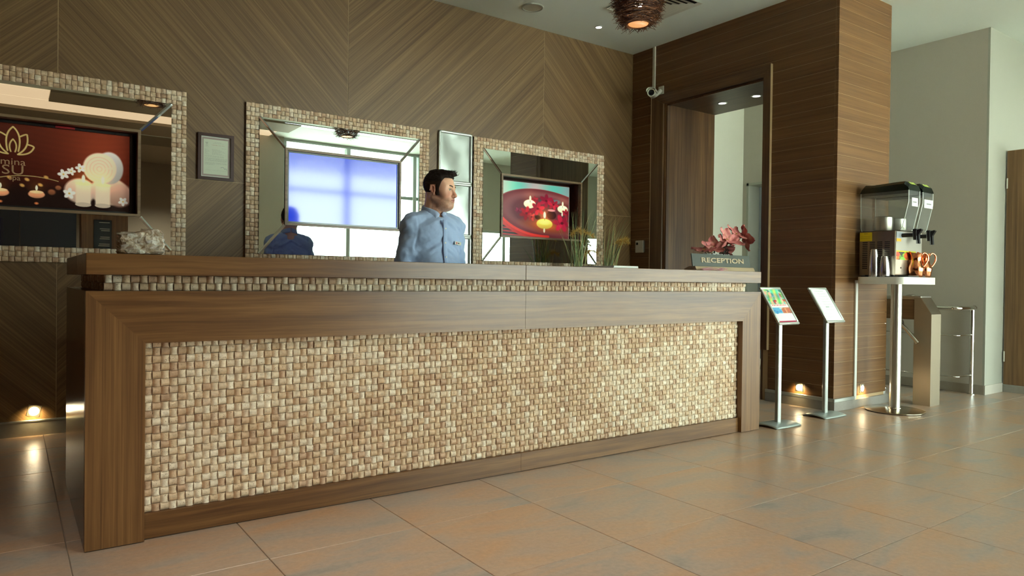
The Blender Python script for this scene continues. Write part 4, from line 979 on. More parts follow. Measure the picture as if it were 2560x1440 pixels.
pendant('twig nest pendant lamp near the glazed front, mirrored above the television', (3.45, -1.15, 3.12), 5, 2200)
pendant('twig nest pendant lamp over the lobby, mirrored beside the spa screen', (1.05, -.9, 3.12), 6, 2200)

# ================================================================== SIGN STANDS
def paint_poster():
    A = .72; p = Paint(90, 125, A); p.fill((236, 240, 232)); X, Y = p.X, p.Y
    m = (Y < .50); p.I[m] = np.stack([150 + 60 * np.sin(X * 30 + Y * 9), 190 + 30 * np.sin(Y * 22), 150 + 40 * np.cos(X * 21)], -1)[m]
    for k in range(26):
        x, y = RNG.uniform(0, A), RNG.uniform(.03, .42); p.ell(x, y, RNG.uniform(.03, .08), RNG.uniform(.03, .08), [(240, 178, 150), (110, 170, 80), (60, 140, 130), (230, 190, 160), (200, 60, 60), (170, 200, 150)][k % 6], .5)
    p.rect(0, A, .44, .53, (240, 238, 232), soft=.03); 
    for k in range(9): p.ell(.10 + .065 * k, .485, .026, .024, (206, 60, 70) if k % 2 else (226, 110, 110), .4)
    p.rect(0, A * .5, .55, .73, (96, 176, 214)); p.rect(A * .5, A, .55, .73, (190, 120, 90))
    for k in range(10): p.ell(RNG.uniform(.38, .7), RNG.uniform(.57, .72), .04, .03, [(206, 90, 60), (150, 90, 100), (230, 170, 120)][k % 3], .5)
    for k in range(4): p.ell(RNG.uniform(.04, .32), RNG.uniform(.6, .72), .07, .03, (60, 140, 200), .5)
    for k in range(5): txt(p, .10, A - .08, .77 + .032 * k, .012, (150, 152, 150), k)
    p.rect(0, A, .945, 1, (168, 36, 72)); return p.I
def paint_menu():
    A = .72; p = Paint(90, 125, A); p.fill((232, 240, 236))
    txt(p, .16, .56, .05, .02, (120, 128, 126), 1)
    for k in range(7): txt(p, .06, .16, .13 + .085 * k, .013, (150, 158, 154), k + 3); txt(p, .24, .64, .13 + .085 * k, .014, (128, 136, 134), k + 13); txt(p, .28, .58, .155 + .085 * k, .012, (150, 158, 154), k + 33)
    for k in range(5): txt(p, .06, .4 + .05 * (k % 3), .76 + .035 * k, .012, (140, 148, 146), k + 50)
    return p.I
def stand(label, bx, by, img, px_off, py_off, top, bot):
    t = thing('sign_stand', label, 'stand', (bx, by, 0), 'silver lectern sign stands')
    bs = MB(); nx_, ny_ = 12, 8
    for s_ in (0, 1):
        pass
    def topf(u, v):
        x = (u - .5) * .30; y = (v - .5) * (.22 - .03 * (2 * u - 1) ** 2) ; return (bx + x, by + y, .026 - .016 * abs(2 * v - 1) ** 2.2 - .004 * abs(2 * u - 1) ** 4)
    bs.quadgrid(topf, 13, 11); o = obj('base', bs, M_alu_grey, t, smooth=40); sm = o.modifiers.new('thickness', 'SOLIDIFY'); sm.thickness = .0075; sm.offset = -1
    obj('pole', MB().box(bx - .021, bx + .021, by - .014, by + .014, .020, (top + bot) / 2 - .02, b=.004), M_alu, t, smooth=30)
    cy0 = by + py_off; cz0 = (top + bot) / 2; hl = math.hypot(.17, top - bot) / 2; ang = math.atan2(top - bot, .17)
    F = Matrix.Translation((bx + px_off, cy0, cz0)) @ Matrix.Rotation(ang, 4, 'X')       # local: x right, y up the slope, z out
    w = .125
    obj('panel', MB().box(-w + .006, w - .006, -hl + .006, hl - .006, -.010, -.002, M=F), M_alu_grey, t)
    for (a, b_, c, d) in ((-w, w, hl - .018, hl), (-w, w, -hl, -hl + .018), (-w, -w + .018, -hl + .0185, hl - .0185), (w - .018, w, -hl + .0185, hl - .0185)): obj('snap_profile', MB().box(a, b_, c, d, -.012, .006, b=.004, M=F), M_snap, t, smooth=40)
    G = F @ Matrix.Translation((0, 0, -.001)) @ Matrix.Rotation(R(-90), 4, 'X')            # picture(): x, z in plane y=0 facing -Y
    picture('poster_sheet', -w + .016, w - .016, -hl + .016, hl - .016, 0, img, M_print, t, G)
    obj('bracket', MB().box(bx - .02, bx + .02, cy0 - .012, cy0 + .03, cz0 - .05, cz0 - .012, b=.003), M_alu_grey, t)
stand('silver sign stand at the desk end holding a colourful flower poster', 4.36, .02, paint_poster(), -.0, .0, 1.010, .745)
stand('silver sign stand by the pillar corner holding a plain white text sheet', 5.02, .045, paint_menu(), .0, .0, 1.010, .742)

# ================================================================== DRINKS TABLE
tb = thing('pedestal_table', 'tall steel pedestal table with a pale rectangular top by the pillar', 'table', (5.72, -.15, 0))
def rrect(x0, x1, y0, y1, r_, n=6):
    o_ = []
    for (cx, cy_, a0) in ((x1 - r_, y1 - r_, 0), (x0 + r_, y1 - r_, 90), (x0 + r_, y0 + r_, 180), (x1 - r_, y0 + r_, 270)):
        for k in range(n + 1): a = R(a0 + 90 * k / n); o_.append((cx + r_ * math.cos(a), cy_ + r_ * math.sin(a)))
    return o_
obj('tabletop', MB().prism(rrect(5.43, 6.0, -.35, .045, .07), 2, 1.045, 1.102), pbr('pale_laminate', C3(222, 220, 212), .3), tb, smooth=40)
obj('column', MB().lathe([(.042, .018), (.042, 1.045)], (5.725, -.15, 0), 32), M_steel, tb, smooth=40)
obj('collar', MB().lathe([(.042, .016), (.055, .016), (.05, .03), (.042, .034)], (5.725, -.15, 0), 32), M_chrome, tb, smooth=40)
obj('base_disc', MB().lathe([(0, .002), (.215, .002), (.225, .006), (.225, .012), (.20, .018), (.05, .026), (0, .026)], (5.725, -.15, 0), 48), pbr('polished_steel_disc', C3(190, 180, 160), .18, 1.0), tb, smooth=35)
# dispenser
dp = thing('juice_dispenser', 'steel juice dispenser with two clear tanks and black lids on the pedestal table', 'dispenser', (5.76, -.08, 1.102))
DX0, DX1, DYF, DYB, DB, DT = 5.545, 5.984, -.221, .072, 1.118, 1.475
obj('housing', MB().box(DX0, DX1, DYF, DYB, DB, DT, b=.003), pbr('warm_brushed_steel', C3(150, 138, 120), .36, .9), dp)
obj('front_plate', MB().box(DX0 + .004, DX1 - .004, DYF - .003, DYF, DB + .01, DT - .004), pbr('front_steel', C3(196, 190, 178), .32, .9), dp)
for (x, y) in ((DX0 + .03, DYF + .03), (DX1 - .03, DYF + .03), (DX0 + .03, DYB - .05), (DX1 - .03, DYB - .05)): obj('foot', MB().lathe([(0, 0), (.016, 0), (.016, .014), (.012, .017), (0, .017)], (x, y, 1.1015), 12), M_black, dp, smooth=40)
for c in range(4):
    for r_ in range(15): obj('vent_slot', MB().box(DX0 - .0012, DX0 + .002, DYB - .027 - c * .0605 - .042, DYB - .027 - c * .0605, DT - .092 - r_ * .0152, DT - .084 - r_ * .0152), M_black_matt, dp)
def sticker(name, mb, mat): return obj(name, mb, mat, dp)
sticker('warning_sticker', MB().box(DX0 - .0016, DX0, DYB - .105, DYB - .004, DT - .078, DT - .006), pbr('yellow_sticker', C3(206, 184, 24), .5))
sticker('sticker_text', MB().box(DX0 - .0022, DX0 - .0016, DYB - .07, DYB - .04, DT - .018, DT - .013).box(DX0 - .0022, DX0 - .0016, DYB - .095, DYB - .012, DT - .04, DT - .038).box(DX0 - .0022, DX0 - .0016, DYB - .095, DYB - .012, DT - .055, DT - .053), pbr('sticker_print', C3(150, 130, 20), .5))
sticker('small_sticker', MB().box(DX0 + .012, DX0 + .085, DYF - .0045, DYF - .003, DT - .085, DT - .062), pbr('orange_sticker', C3(230, 172, 30), .5))
sticker('notice', MB().box(DX0 + .012, DX0 + .115, DYF - .0045, DYF - .003, DT - .056, DT - .008), pbr('grey_notice', C3(170, 178, 186), .4))
fp = Paint(90, 40, 2.2); fp.fill((40, 44, 28)); 
for k in range(34): fp.ell(RNG.uniform(0, 2.2), RNG.uniform(.1, 1), RNG.uniform(.16, .34), RNG.uniform(.2, .36), [(232, 120, 40), (226, 80, 50), (130, 190, 60), (236, 190, 60), (90, 140, 50), (236, 150, 60)][k % 6], .25, shade=.4)
fp.ell(1.3, .55, .5, .45, (236, 104, 50), .15, shade=.5); fp.ell(.7, .95, .3, .3, (120, 200, 70), .2); fp.rect(0, 2.2, 0, .16, (214, 206, 40))
picture('fruit_print', DX0 + .012, DX0 + .335, DB + .125, DB + .20, DYF - .0036, fp.I, M_print, dp)
for (u, z) in ((.055, .06), (.13, .06), (.155, .095)): obj('screw_hole', MB().lathe([(0, 0), (.007, 0), (.006, .003), (0, .003)], n=12, M=Matrix.Translation((DX0 + u * 1.6, DYF - .003, DB + z)) @ Euler((R(90), 0, 0)).to_matrix().to_4x4()), M_black, dp)
TY0 = -.313
tank_prof = [(TY0, 1.795), (TY0, 1.70), (TY0 + .045, 1.50), (TY0 + .06, DT + .004), (DYB - .014, DT + .004), (DYB - .004, DT + .03), (DYB, 1.70), (DYB, 1.795)]
for k, (xa, xb) in enumerate(((5.555, 5.74), (5.787, 5.966))):
    tk = MB(); n = len(tank_prof)
    tk.prism(tank_prof, 0, xa, xb); o = obj('tank', tk, M_tank, dp)
    for xx in (xa + .002, xb - .002): obj('tank_highlight', MB().tube([(xx, y, z) for y, z in tank_prof[:4]], .0032, 6), pbr('tank_edge_highlight', C3(206, 214, 208), .2), o, smooth=60)  # pale strips paint the highlights along the clear tank's front edges
    obj('tank_highlight', MB().tube([(xa + .002, y, z) for y, z in tank_prof[4:]], .0026, 6), pbr('tank_edge_highlight', C3(190, 198, 192), .2), o, smooth=60)  # painted highlight down the rear edge
    xm = (xa + xb) / 2; lidp = [(TY0 - .004, 1.793), (TY0 + .002, 1.835), (TY0 + .035, 1.866), (TY0 + .10, 1.866), (DYB - .08, 1.856), (DYB - .03, 1.862), (DYB - .01, 1.845), (DYB + .006, 1.793)]
    ld = MB(); m_n = len(lidp); vs_ = []
    for (xx, sc_, dz) in ((xa - .004, .0, -.0), (xa - .002, 0, 0), (xa + .02, .012, .0), (xb - .02, .012, 0), (xb + .002, 0, 0), (xb + .004, 0, 0)):
        for (y, z) in lidp: vs_.append((xx, y, z - (.022 if (xx < xa + .01 or xx > xb - .01) and z > 1.80 else 0)))
    fs = [(i * m_n + j, i * m_n + (j + 1) % m_n, (i + 1) * m_n + (j + 1) % m_n, (i + 1) * m_n + j) for i in range(5) for j in range(m_n)] + [tuple(range(m_n)), tuple(reversed(range(5 * m_n, 6 * m_n)))]
    fs = [tuple(reversed(f)) for f in fs]
    ld.add(vs_, fs); obj('lid', ld, pbr('black_lid', C3(16, 26, 22), .18), dp, smooth=25)
    obj('lid_skirt', MB().box(xa + .003, xb - .003, TY0 + .012, DYB - .01, 1.768, 1.794), pbr('smoked_lid_skirt', C3(26, 28, 28), .3), dp)
    st_p = Paint(24, 24, 1); st_p.fill((150, 176, 60))
    for q in range(14): st_p.ell(RNG.uniform(0, 1), RNG.uniform(0, 1), .2, .12, [(196, 214, 110), (90, 120, 40), (226, 226, 160)][q % 3], .5)
    picture('lid_badge', -.045, .045, -.017, .017, 0, st_p.I, M_print, dp, Matrix.Translation((xm, TY0 + .0165, 1.8525)) @ Matrix.Rotation(R(-47), 4, 'X'))
    lw = .052 if k == 0 else .076
    obj('name_label', MB().box(xm - lw + .012, xm + lw + .005, TY0 - .0022, TY0 - .0008, 1.708 - .04, 1.708 + .028), M_paper, dp)
    ink = MB(); r_ = random.Random(k); xx = xm - .026
    while xx < xm + (.03 if k == 0 else .05): ink.box(xx, xx + .006, TY0 - .0026, TY0 - .0022, 1.697, 1.707); xx += .009
    obj('label_print', ink, M_ink, dp)
    obj('cooling_drum', MB().lathe([(0, DT + .004), (.066, DT + .004), (.070, DT + .01), (.070, DT + .118), (.064, DT + .125), (0, DT + .125)], (xm, -.075, 0), 28), M_steel, dp, smooth=35)
    ty = TY0 - .0; tz = DT
    obj('tap', MB().tube([(xm, DYF + .0, tz - .035), (xm, DYF - .09, tz - .035)], .016, 12).lathe([(.0, -.055), (.016, -.055), (.020, -.02), (.020, .018), (.016, .024), (0, .024)], (xm, DYF - .105, tz - .02), 14).box(xm - .018, xm + .018, DYF - .12, DYF - .09, tz - .005, tz + .012, b=.003), M_black, dp, smooth=40)
    lv = MB().prism([(DYF - .12, tz + .004), (DYF - .15, tz + .012), (DYF - .158, tz + .004), (DYF - .135, tz - .035), (DYF - .14, tz - .105), (DYF - .128, tz - .105), (DYF - .12, tz - .04)], 0, xm - .013, xm + .013)
    obj('tap_lever', lv, M_black, dp, smooth=30)
    obj('lever_loop', MB().tube([(xm - .02, DYF - .122, tz - .045), (xm - .022, DYF - .126, tz - .105), (xm + .022, DYF - .126, tz - .105), (xm + .02, DYF - .122, tz - .045)], .003, 6), M_black, dp)
obj('drip_tray', MB().box(DX0 + .04, DX1 - .12, DYF - .09, DYF - .004, 1.1025, 1.116, b=.003), pbr('tray_steel', C3(70, 72, 76), .3, .6), dp)
# stacks of nested cups, each built as one smooth shell, and pitchers
def cups(label, x, y, h):
    t = thing('cup_stack', label, 'cup', (x, y, 1.102), 'stacks of silver cups beside the dispenser')
    obj('cup', MB().lathe([(.040, 0), (.041, .004), (.0395, h * .3), (.033, h * .72), (.027, h * .94), (.0245, h), (0, h)], (x, y, 1.1025), 32), pbr('satin_silver', C3(206, 206, 208), .22, 1.0), t, smooth=35)
    for zz in (.006, .012): obj('rim_ring', MB().lathe([(.0405, zz), (.0418, zz + .0015), (.0405, zz + .003)], (x, y, 1.1025), 32), M_chrome, t, smooth=50)
cups('taller stack of nested upturned silver tumbler in front of the dispenser grille', 5.478, -.088, .222); cups('shorter stack of nested upturned silver tumbler nearer the dispenser corner', 5.492, -.166, .166)
def curve_through(P, k):
    P = [Vector(q) for q in P]; P = [P[0] * 2 - P[1]] + P + [P[-1] * 2 - P[-2]]; out = []
    for i in range(1, len(P) - 2):
        for j in range(k):
            t = j / k; a, b_, c, d = P[i - 1:i + 3]; out.append(.5 * (2 * b_ + (c - a) * t + (2 * a - 5 * b_ + 4 * c - d) * t * t + (3 * b_ - a - 3 * c + d) * t ** 3))
    return out + [P[-2]]
def pitcher(label, x, y):
    t = thing('copper_pitcher', label, 'pitcher', (x, y, 1.102), 'copper pitchers on the drinks table')
    hx, hy = .815, -.579                                     # the handle side
    prof = [(0, 0), (.046, 0), (.050, .006), (.056, .045), (.060, .068), (.054, .092), (.042, .120), (.038, .150), (.042, .178), (.050, .196)]
    n = 36; mb = MB(); vs_ = []
    for inner in (0, 1):
        pr = prof if not inner else list(reversed(prof[3:]))
        for (r_, z) in pr:
            rr = max(0, r_ - (.003 if inner else 0))
            for k in range(n):
                a = 2 * math.pi * k / n; lip = max(0, -(math.cos(a) * hx + math.sin(a) * hy)) ** 6 * max(0, (z - .14) / .056)
                vs_.append((x + (rr + .022 * lip) * math.cos(a), y + rr * math.sin(a), 1.1025 + z + .014 * lip))
    rows_ = len(vs_) // n
    mb.add(vs_, [(j * n + i, j * n + (i + 1) % n, (j + 1) * n + (i + 1) % n, (j + 1) * n + i) for j in range(rows_ - 1) for i in range(n)]); obj('vessel', mb, M_copper, t, smooth=50)
    obj('inner_lining', MB().lathe([(0, .10), (.046, .10), (.044, .104), (0, .104)], (x, y, 1.1025), 24), pbr('tinned_lining', C3(200, 206, 200), .2, .9), t)
    hp = [(x + .040 * hx, y + .040 * hy, 1.1025 + .178), (x + .065 * hx, y + .065 * hy, 1.1025 + .200), (x + .092 * hx, y + .092 * hy, 1.1025 + .182), (x + .094 * hx, y + .094 * hy, 1.1025 + .14), (x + .072 * hx, y + .072 * hy, 1.1025 + .10), (x + .055 * hx, y + .055 * hy, 1.1025 + .085)]
    obj('handle', MB().tube(curve_through(hp, 5), .0072, 10), M_copper, t, smooth=60)
pitcher('copper pitcher nearest the front edge of the drinks table', 5.782, -.272); pitcher('copper pitcher standing just behind the other copper pitcher', 5.915, -.275)
cb = MB().tube([(5.56, -.325, 1.106), (5.535, -.31, 1.106), (5.505, -.255, 1.106), (5.46, -.20, 1.106), (5.455, -.06, 1.106), (5.445, .0, 1.106)], .0035, 6)
o = obj('power_cable', cb, M_black, smooth=60); o['label'] = 'black power cable lying on the pale table top beside the cup stacks'; o['category'] = 'cable'

# ================================================================== TURNSTILE, RAIL, MAT
ts = thing('turnstile', 'brushed steel turnstile post with a slanted top behind the drinks table', 'turnstile', (6.28, -.1, 0))
M_ts = pbr('turnstile_steel', C3(168, 156, 136), .42, .9)
obj('post', MB().prism([(-.215, 0), (-.215, .795), (-.125, .93), (-.072, .93), (-.072, 0)], 0, 6.197, 6.372), M_ts, ts)
obj('slanted_trim', MB().prism([(-.219, .79), (-.2155, .79), (-.125, .928), (-.128, .934)], 0, 6.195, 6.374), M_steel, ts)
obj('head_box', MB().box(6.2, 6.372, -.0715, .30, .74, .915, b=.003), wood('turnstile_wood', (0, 0, R(90)), C3(96, 70, 44), C3(116, 86, 56), C3(134, 102, 70)), ts)
obj('head_end', MB().box(6.199, 6.373, .3005, .36, .74, .915, b=.003), M_black, ts)
obj('lid_plate', MB().box(6.19, 6.38, -.13, .37, .9305, .945, b=.002).box(6.2, 6.37, -.07, .36, .9152, .9303), M_steel, ts)
obj('reader', MB().lathe([(0, 0), (.035, 0), (.033, .006), (.02, .009), (0, .01)], (6.28, -.0, .945), 20), M_brushed_dark, ts, smooth=40)
obj('hub', MB().lathe([(0, 0), (.05, 0), (.045, .03), (0, .035)], n=20, M=Matrix.Translation((6.197, .06, .70)) @ Euler((0, R(-90), 0)).to_matrix().to_4x4()), M_steel, ts, smooth=40)
obj('support_leg', MB().box(6.25, 6.32, .25, .32, 0, .74), M_ts, ts)
obj('arm', MB().tube([(6.165, .05, .715), (6.155, -.02, .66), (6.15, -.13, .54)], .017, 12), M_chrome, ts, smooth=60)
rl = thing('guard_rail', 'chrome guard rail with a curved corner in front of the grey wall', 'rail', (7.15, .0, 0))
def corner(z, x0=6.985, y0=-.10, r_=.05): return [(x0, .62, z), (x0, y0 + r_, z)] + [(x0 + r_ - r_ * math.cos(R(a)), y0 + r_ - r_ * math.sin(R(a)), z) for a in (22, 45, 68)] + [(x0 + r_, y0, z), (7.33, y0, z)]
obj('handrail', MB().tube(corner(.828), .021, 14), M_chrome, rl, smooth=60)
obj('rod', MB().tube(corner(.572), .007, 10), M_chrome, rl, smooth=60); obj('rod', MB().tube(corner(.184), .007, 10), M_chrome, rl, smooth=60)
obj('end_cap', MB().lathe([(0, 0), (.024, 0), (.024, .012), (0, .014)], n=16, M=Matrix.Translation((7.328, -.10, .828)) @ Euler((0, R(90), 0)).to_matrix().to_4x4()), M_chrome, rl, smooth=40)
for (x, y) in ((7.29, -.10), (6.985, .58)): obj('post', MB().lathe([(.034, .0), (.034, .006), (.019, .010), (.019, .81)], (x, y, 0), 18), M_chrome, rl, smooth=40)
o = obj('door_mat', MB().box(7.83, 9.2, -.62, -.235, .0, .008, b=.003), pbr('dark_mat_fibre', C3(66, 68, 68), .95, bump=.6, bscale=300)); o['label'] = 'dark grey floor mat lying beside the open brown door'; o['category'] = 'mat'

# ================================================================== LOUNGE, seen only in the mirrors
wc = struct('wall_column', MB().box(.75, 1.45, -6.5, -6.1, 0, CZ), wood('column_veneer', (0, R(90), 0), VD, VM, VL))
db = thing('directory_board', 'black directory board with pale lines on the wooden lounge column', 'sign', (1.05, -6.09, 1.4))
obj('board', MB().box(.93, 1.20, -6.098, -6.08, 1.47, 2.0, b=.003), M_black, db)
ln_ = MB()
for k, (w, z) in enumerate(((.16, 1.95), (.15, 1.84), (.13, 1.81), (.14, 1.70), (.15, 1.67), (.16, 1.58), (.17, 1.55), (.1, 1.50))): ln_.box(1.17 - w, 1.17, -6.0795, -6.078, z, z + .012)
obj('lettering', ln_, pbr('pale_lettering', C3(190, 186, 176), .5), db)
pn = thing('advert_panel', 'dark blue panel with pale splash lines reflected in the left mirror', 'panel', (-.62, -5.6, 0))
obj('panel', MB().box(-1.1, -.32, -5.65, -5.58, .9, 1.95, b=.04), pbr('deep_blue_print', C3(20, 24, 60), .3), pn)
sw = MB()
for k in range(7): sw.tube([(-.9 + .5 * u, -5.574, 1.25 + .05 * k + .08 * math.sin(6 * u + k * 1.7)) for u in [i / 14 for i in range(15)]], .007, 5)
obj('splash_lines', sw, pbr('pale_blue_print', C3(90, 140, 200), .4), pn, smooth=60)
obj('leg', MB().box(-.95, -.9, -5.65, -5.6, 0, .9), M_black, pn); obj('leg', MB().box(-.5, -.45, -5.65, -5.6, 0, .9), M_black, pn)
ac = thing('lounge_chair', 'round backed dark chair standing in the lounge reflection', 'chair', (.0, -4.6, 0))
def bk_(u, v): a = math.pi * (.5 + (u - .5) * 1.15); r_ = .46; return (.0 + r_ * math.cos(a) * 1.0, -4.2 - r_ * math.sin(a) * .8, .42 + v * .78 * math.sin(math.pi * (.15 + .7 * u)) ** .5)
o = obj('backrest', MB().quadgrid(bk_, 22, 8), pbr('brown_upholstery', C3(86, 74, 62), .8), ac, smooth=60); sm = o.modifiers.new('thickness', 'SOLIDIFY'); sm.thickness = .06
obj('seat', MB().lathe([(0, .30), (.40, .30), (.43, .36), (.42, .44), (.36, .47), (0, .47)], (0, -4.25, 0), 24), pbr('brown_upholstery_seat', C3(86, 74, 62), .8), ac, smooth=40)
for (x, y) in ((-.25, -4.5), (.25, -4.5), (-.25, -4.0), (.25, -4.0)): obj('leg', MB().tube([(x, y, 0), (x * .95, y, .32)], .02, 8), M_black, ac)

ll = thing('linear_light', 'long bright slot light in the lobby ceiling, mirrored along the top of the central mirror', 'light', (4.5, -3.35, CZ))
obj('housing', MB().box(3.28, 5.72, -3.44, -3.27, CZ - .008, CZ - .0005), M_white, ll)
obj('diffuser', MB().box(3.3, 5.7, -3.42, -3.29, CZ - .012, CZ - .0085), emit('slot_light_glow', (.9, .97, 1, 1), 1.6), ll)
# ================================================================== RECEPTIONIST (smooth distance-field modelling, one continuous body)
def smin(a, b, k):
    h = np.clip(.5 + .5 * (b - a) / k, 0, 1); return b * (1 - h) + a * h - k * h * (1 - h)
class Field:
    def __init__(s, xs, ys, zs): s.xs, s.ys, s.zs = [np.asarray(q, np.float32) for q in (xs, ys, zs)]; s.F = np.full((len(xs), len(ys), len(zs)), .25, np.float32)
    def _blk(s, lo, hi):
        sl = [slice(*np.searchsorted(q, (l, h))) for q, l, h in zip((s.xs, s.ys, s.zs), lo, hi)]
        return tuple(sl), s.xs[sl[0]][:, None, None], s.ys[sl[1]][None, :, None], s.zs[sl[2]][None, None, :]
    def apply(s, fn, lo, hi, k=.01, op='add'):
        pad = k + .03; sl, X, Y, Z = s._blk([q - pad for q in lo], [q + pad for q in hi])
        if s.F[sl].size == 0: return
        d = fn(X, Y, Z).astype(np.float32)
        if op == 'add': s.F[sl] = smin(s.F[sl], d, k)
        elif op == 'sub': s.F[sl] = -smin(-s.F[sl], d, k)
        elif op == 'and': s.F[sl] = -smin(-s.F[sl], -d, k)
    def cone(s, a, b, ra, rb, k=.01, T=None, op='add'):
        a, b = np.array(a, float), np.array(b, float)
        if T is not None: a, b = T(a), T(b)
        ba = b - a; L2 = max(ba @ ba, 1e-9)
        def fn(X, Y, Z):
            t = np.clip(((X - a[0]) * ba[0] + (Y - a[1]) * ba[1] + (Z - a[2]) * ba[2]) / L2, 0, 1)
            return np.sqrt((X - a[0] - t * ba[0]) ** 2 + (Y - a[1] - t * ba[1]) ** 2 + (Z - a[2] - t * ba[2]) ** 2) - (ra + (rb - ra) * t)
        r = max(ra, rb); s.apply(fn, np.minimum(a, b) - r, np.maximum(a, b) + r, k, op)
    def ell(s, c, r, k=.01, T=None, Rm=None, op='add'):
        c = np.array(c, float); r = np.array(r, float); M = np.eye(3) if Rm is None else np.array(Rm)
        if T is not None: c = T(c); M = M @ T.inv
        def fn(X, Y, Z):
            q = [M[i, 0] * (X - c[0]) + M[i, 1] * (Y - c[1]) + M[i, 2] * (Z - c[2]) for i in range(3)]
            k0 = np.sqrt(sum((q[i] / r[i]) ** 2 for i in range(3))); k1 = np.sqrt(sum((q[i] / r[i] ** 2) ** 2 for i in range(3))) + 1e-6
            return k0 * (k0 - 1) / k1
        s.apply(fn, c - r.max(), c + r.max(), k, op)
    def mesh(s):
        F, xs, ys, zs = s.F, s.xs, s.ys, s.zs; ins = F < 0
        c = ins[:-1, :-1, :-1].astype(np.int8)
        for (i, j, k) in ((1, 0, 0), (0, 1, 0), (0, 0, 1), (1, 1, 0), (1, 0, 1), (0, 1, 1), (1, 1, 1)):
            c = c + ins[i:F.shape[0] - 1 + i, j:F.shape[1] - 1 + j, k:F.shape[2] - 1 + k]
        act = np.argwhere((c > 0) & (c < 8)); I, J, K = act.T; acc = np.zeros((len(act), 3)); cnt = np.zeros(len(act))
        for ax in range(3):
            o1, o2 = [q for q in range(3) if q != ax]
            for u in (0, 1):
                for v in (0, 1):
                    a = [I, J, K]; a[o1] = a[o1] + u; a[o2] = a[o2] + v; b = list(a); b[ax] = b[ax] + 1
                    fa, fb = F[tuple(a)], F[tuple(b)]; m = (fa < 0) != (fb < 0)
                    t = np.where(m, fa / np.where(m, fa - fb, 1), 0)
                    pa = np.stack([xs[a[0]], ys[a[1]], zs[a[2]]], -1); pb = np.stack([xs[b[0]], ys[b[1]], zs[b[2]]], -1)
                    acc += np.where(m[:, None], pa + (pb - pa) * t[:, None], 0); cnt += m
        V = acc / cnt[:, None]; vid = np.full([q - 1 for q in F.shape], -1, np.int32); vid[I, J, K] = np.arange(len(act)); faces = []
        for ax in range(3):
            lo = [slice(1, -1)] * 3; lo[ax] = slice(0, -1); hi = list(lo); hi[ax] = slice(1, None)
            A, B = ins[tuple(lo)], ins[tuple(hi)]; e = np.argwhere(A != B)
            if len(e) == 0: continue
            s_ = A[tuple(e.T)]; e = e + np.array([1 if q != ax else 0 for q in range(3)]); o1, o2 = [(1, 2), (2, 0), (0, 1)][ax]
            q = []
            for (u, v) in ((-1, -1), (0, -1), (0, 0), (-1, 0)):
                w = e.copy(); w[:, o1] += u; w[:, o2] += v; q.append(vid[tuple(w.T)])
            q = np.stack(q, -1); q[~s_] = q[~s_][:, ::-1]; faces.append(q[(q >= 0).all(1)])
        return V, np.concatenate(faces)
def grid_axis(lo, hi, coarse, flo, fhi, fine):
    a = list(np.arange(lo, flo, coarse)) + list(np.arange(flo, fhi, fine)) + list(np.arange(fhi, hi, coarse)); return np.array(sorted(set(np.round(a, 5))))
class Turn:
    """head turned about the neck; also carries the inverse rotation for ellipsoids"""
    def __init__(s, piv, yaw, tilt=0.0):
        s.p = np.array(piv); s.M = np.array(Matrix.Rotation(yaw, 3, 'Z') @ Matrix.Rotation(tilt, 3, 'X')); s.inv = s.M.T
    def __call__(s, q): return s.M @ np.asarray(q, float) + s.p
def noise3(P, freq, seed=0):
    q = P * np.asarray(freq); i = np.floor(q).astype(np.int64); f = q - i; f = f * f * (3 - 2 * f); out = 0
    def h(a): n = (a[..., 0] * 374761393 + a[..., 1] * 668265263 + a[..., 2] * 2147483647 + seed * 974711) & 0x7fffffff; n = ((n ^ (n >> 13)) * 1274126177) & 0x7fffffff; return (n & 0xffff) / 65535.0
    for dx in (0, 1):
        for dy in (0, 1):
            for dz in (0, 1):
                w = (f[..., 0] if dx else 1 - f[..., 0]) * (f[..., 1] if dy else 1 - f[..., 1]) * (f[..., 2] if dz else 1 - f[..., 2]); out = out + w * h(i + np.array([dx, dy, dz]))
    return out * 2 - 1
MAN = Vector((2.002, .955, 0)); BYAW = R(4); HYAW = R(30)
BM = Matrix.Translation(MAN) @ Matrix.Rotation(BYAW, 4, 'Z')
def man_mesh(name, V, Fc, mat, parent, cols=None):
    A = np.array(BM); P = V @ A[:3, :3].T + A[:3, 3] - np.array(absloc(parent) if parent is not None else (0, 0, 0))
    me = bpy.data.meshes.new(name); me.vertices.add(len(P)); me.vertices.foreach_set('co', P.astype(np.float32).ravel())
    me.loops.add(Fc.size); me.loops.foreach_set('vertex_index', Fc.ravel().astype(np.int32)); me.polygons.add(len(Fc))
    me.polygons.foreach_set('loop_start', np.arange(0, Fc.size, 4, dtype=np.int32)); me.update(calc_edges=True); me.validate()
    if cols is not None and len(me.vertices) == len(P):
        at = me.color_attributes.new('Col', 'FLOAT_COLOR', 'POINT'); at.data.foreach_set('color', np.concatenate([cols, np.ones((len(P), 1))], 1).astype(np.float32).ravel())
    me.shade_smooth(); return link(name, me, mat, parent)

HZ = 1.612
HT = Turn((.018, -.020, HZ), HYAW, R(2))
# arms: shoulder, elbow, wrist  (person's right arm is -x when facing -y)
ARM = {s: [np.array((s * .166, .012, 1.385)), np.array((s * .214, .045, 1.10)), np.array((s * .208, -.085, .875))] for s in (-1, 1)}
LEG = {s: [np.array((s * .095, 0, .90)), np.array((s * .105, -.015, .48)), np.array((s * .11, .02, .085))] for s in (-1, 1)}

bf = Field(grid_axis(-.34, .34, .007, -.125, .125, .0027), grid_axis(-.24, .20, .007, -.155, .125, .0027), grid_axis(-.01, 1.80, .008, 1.455, 1.78, .0027))
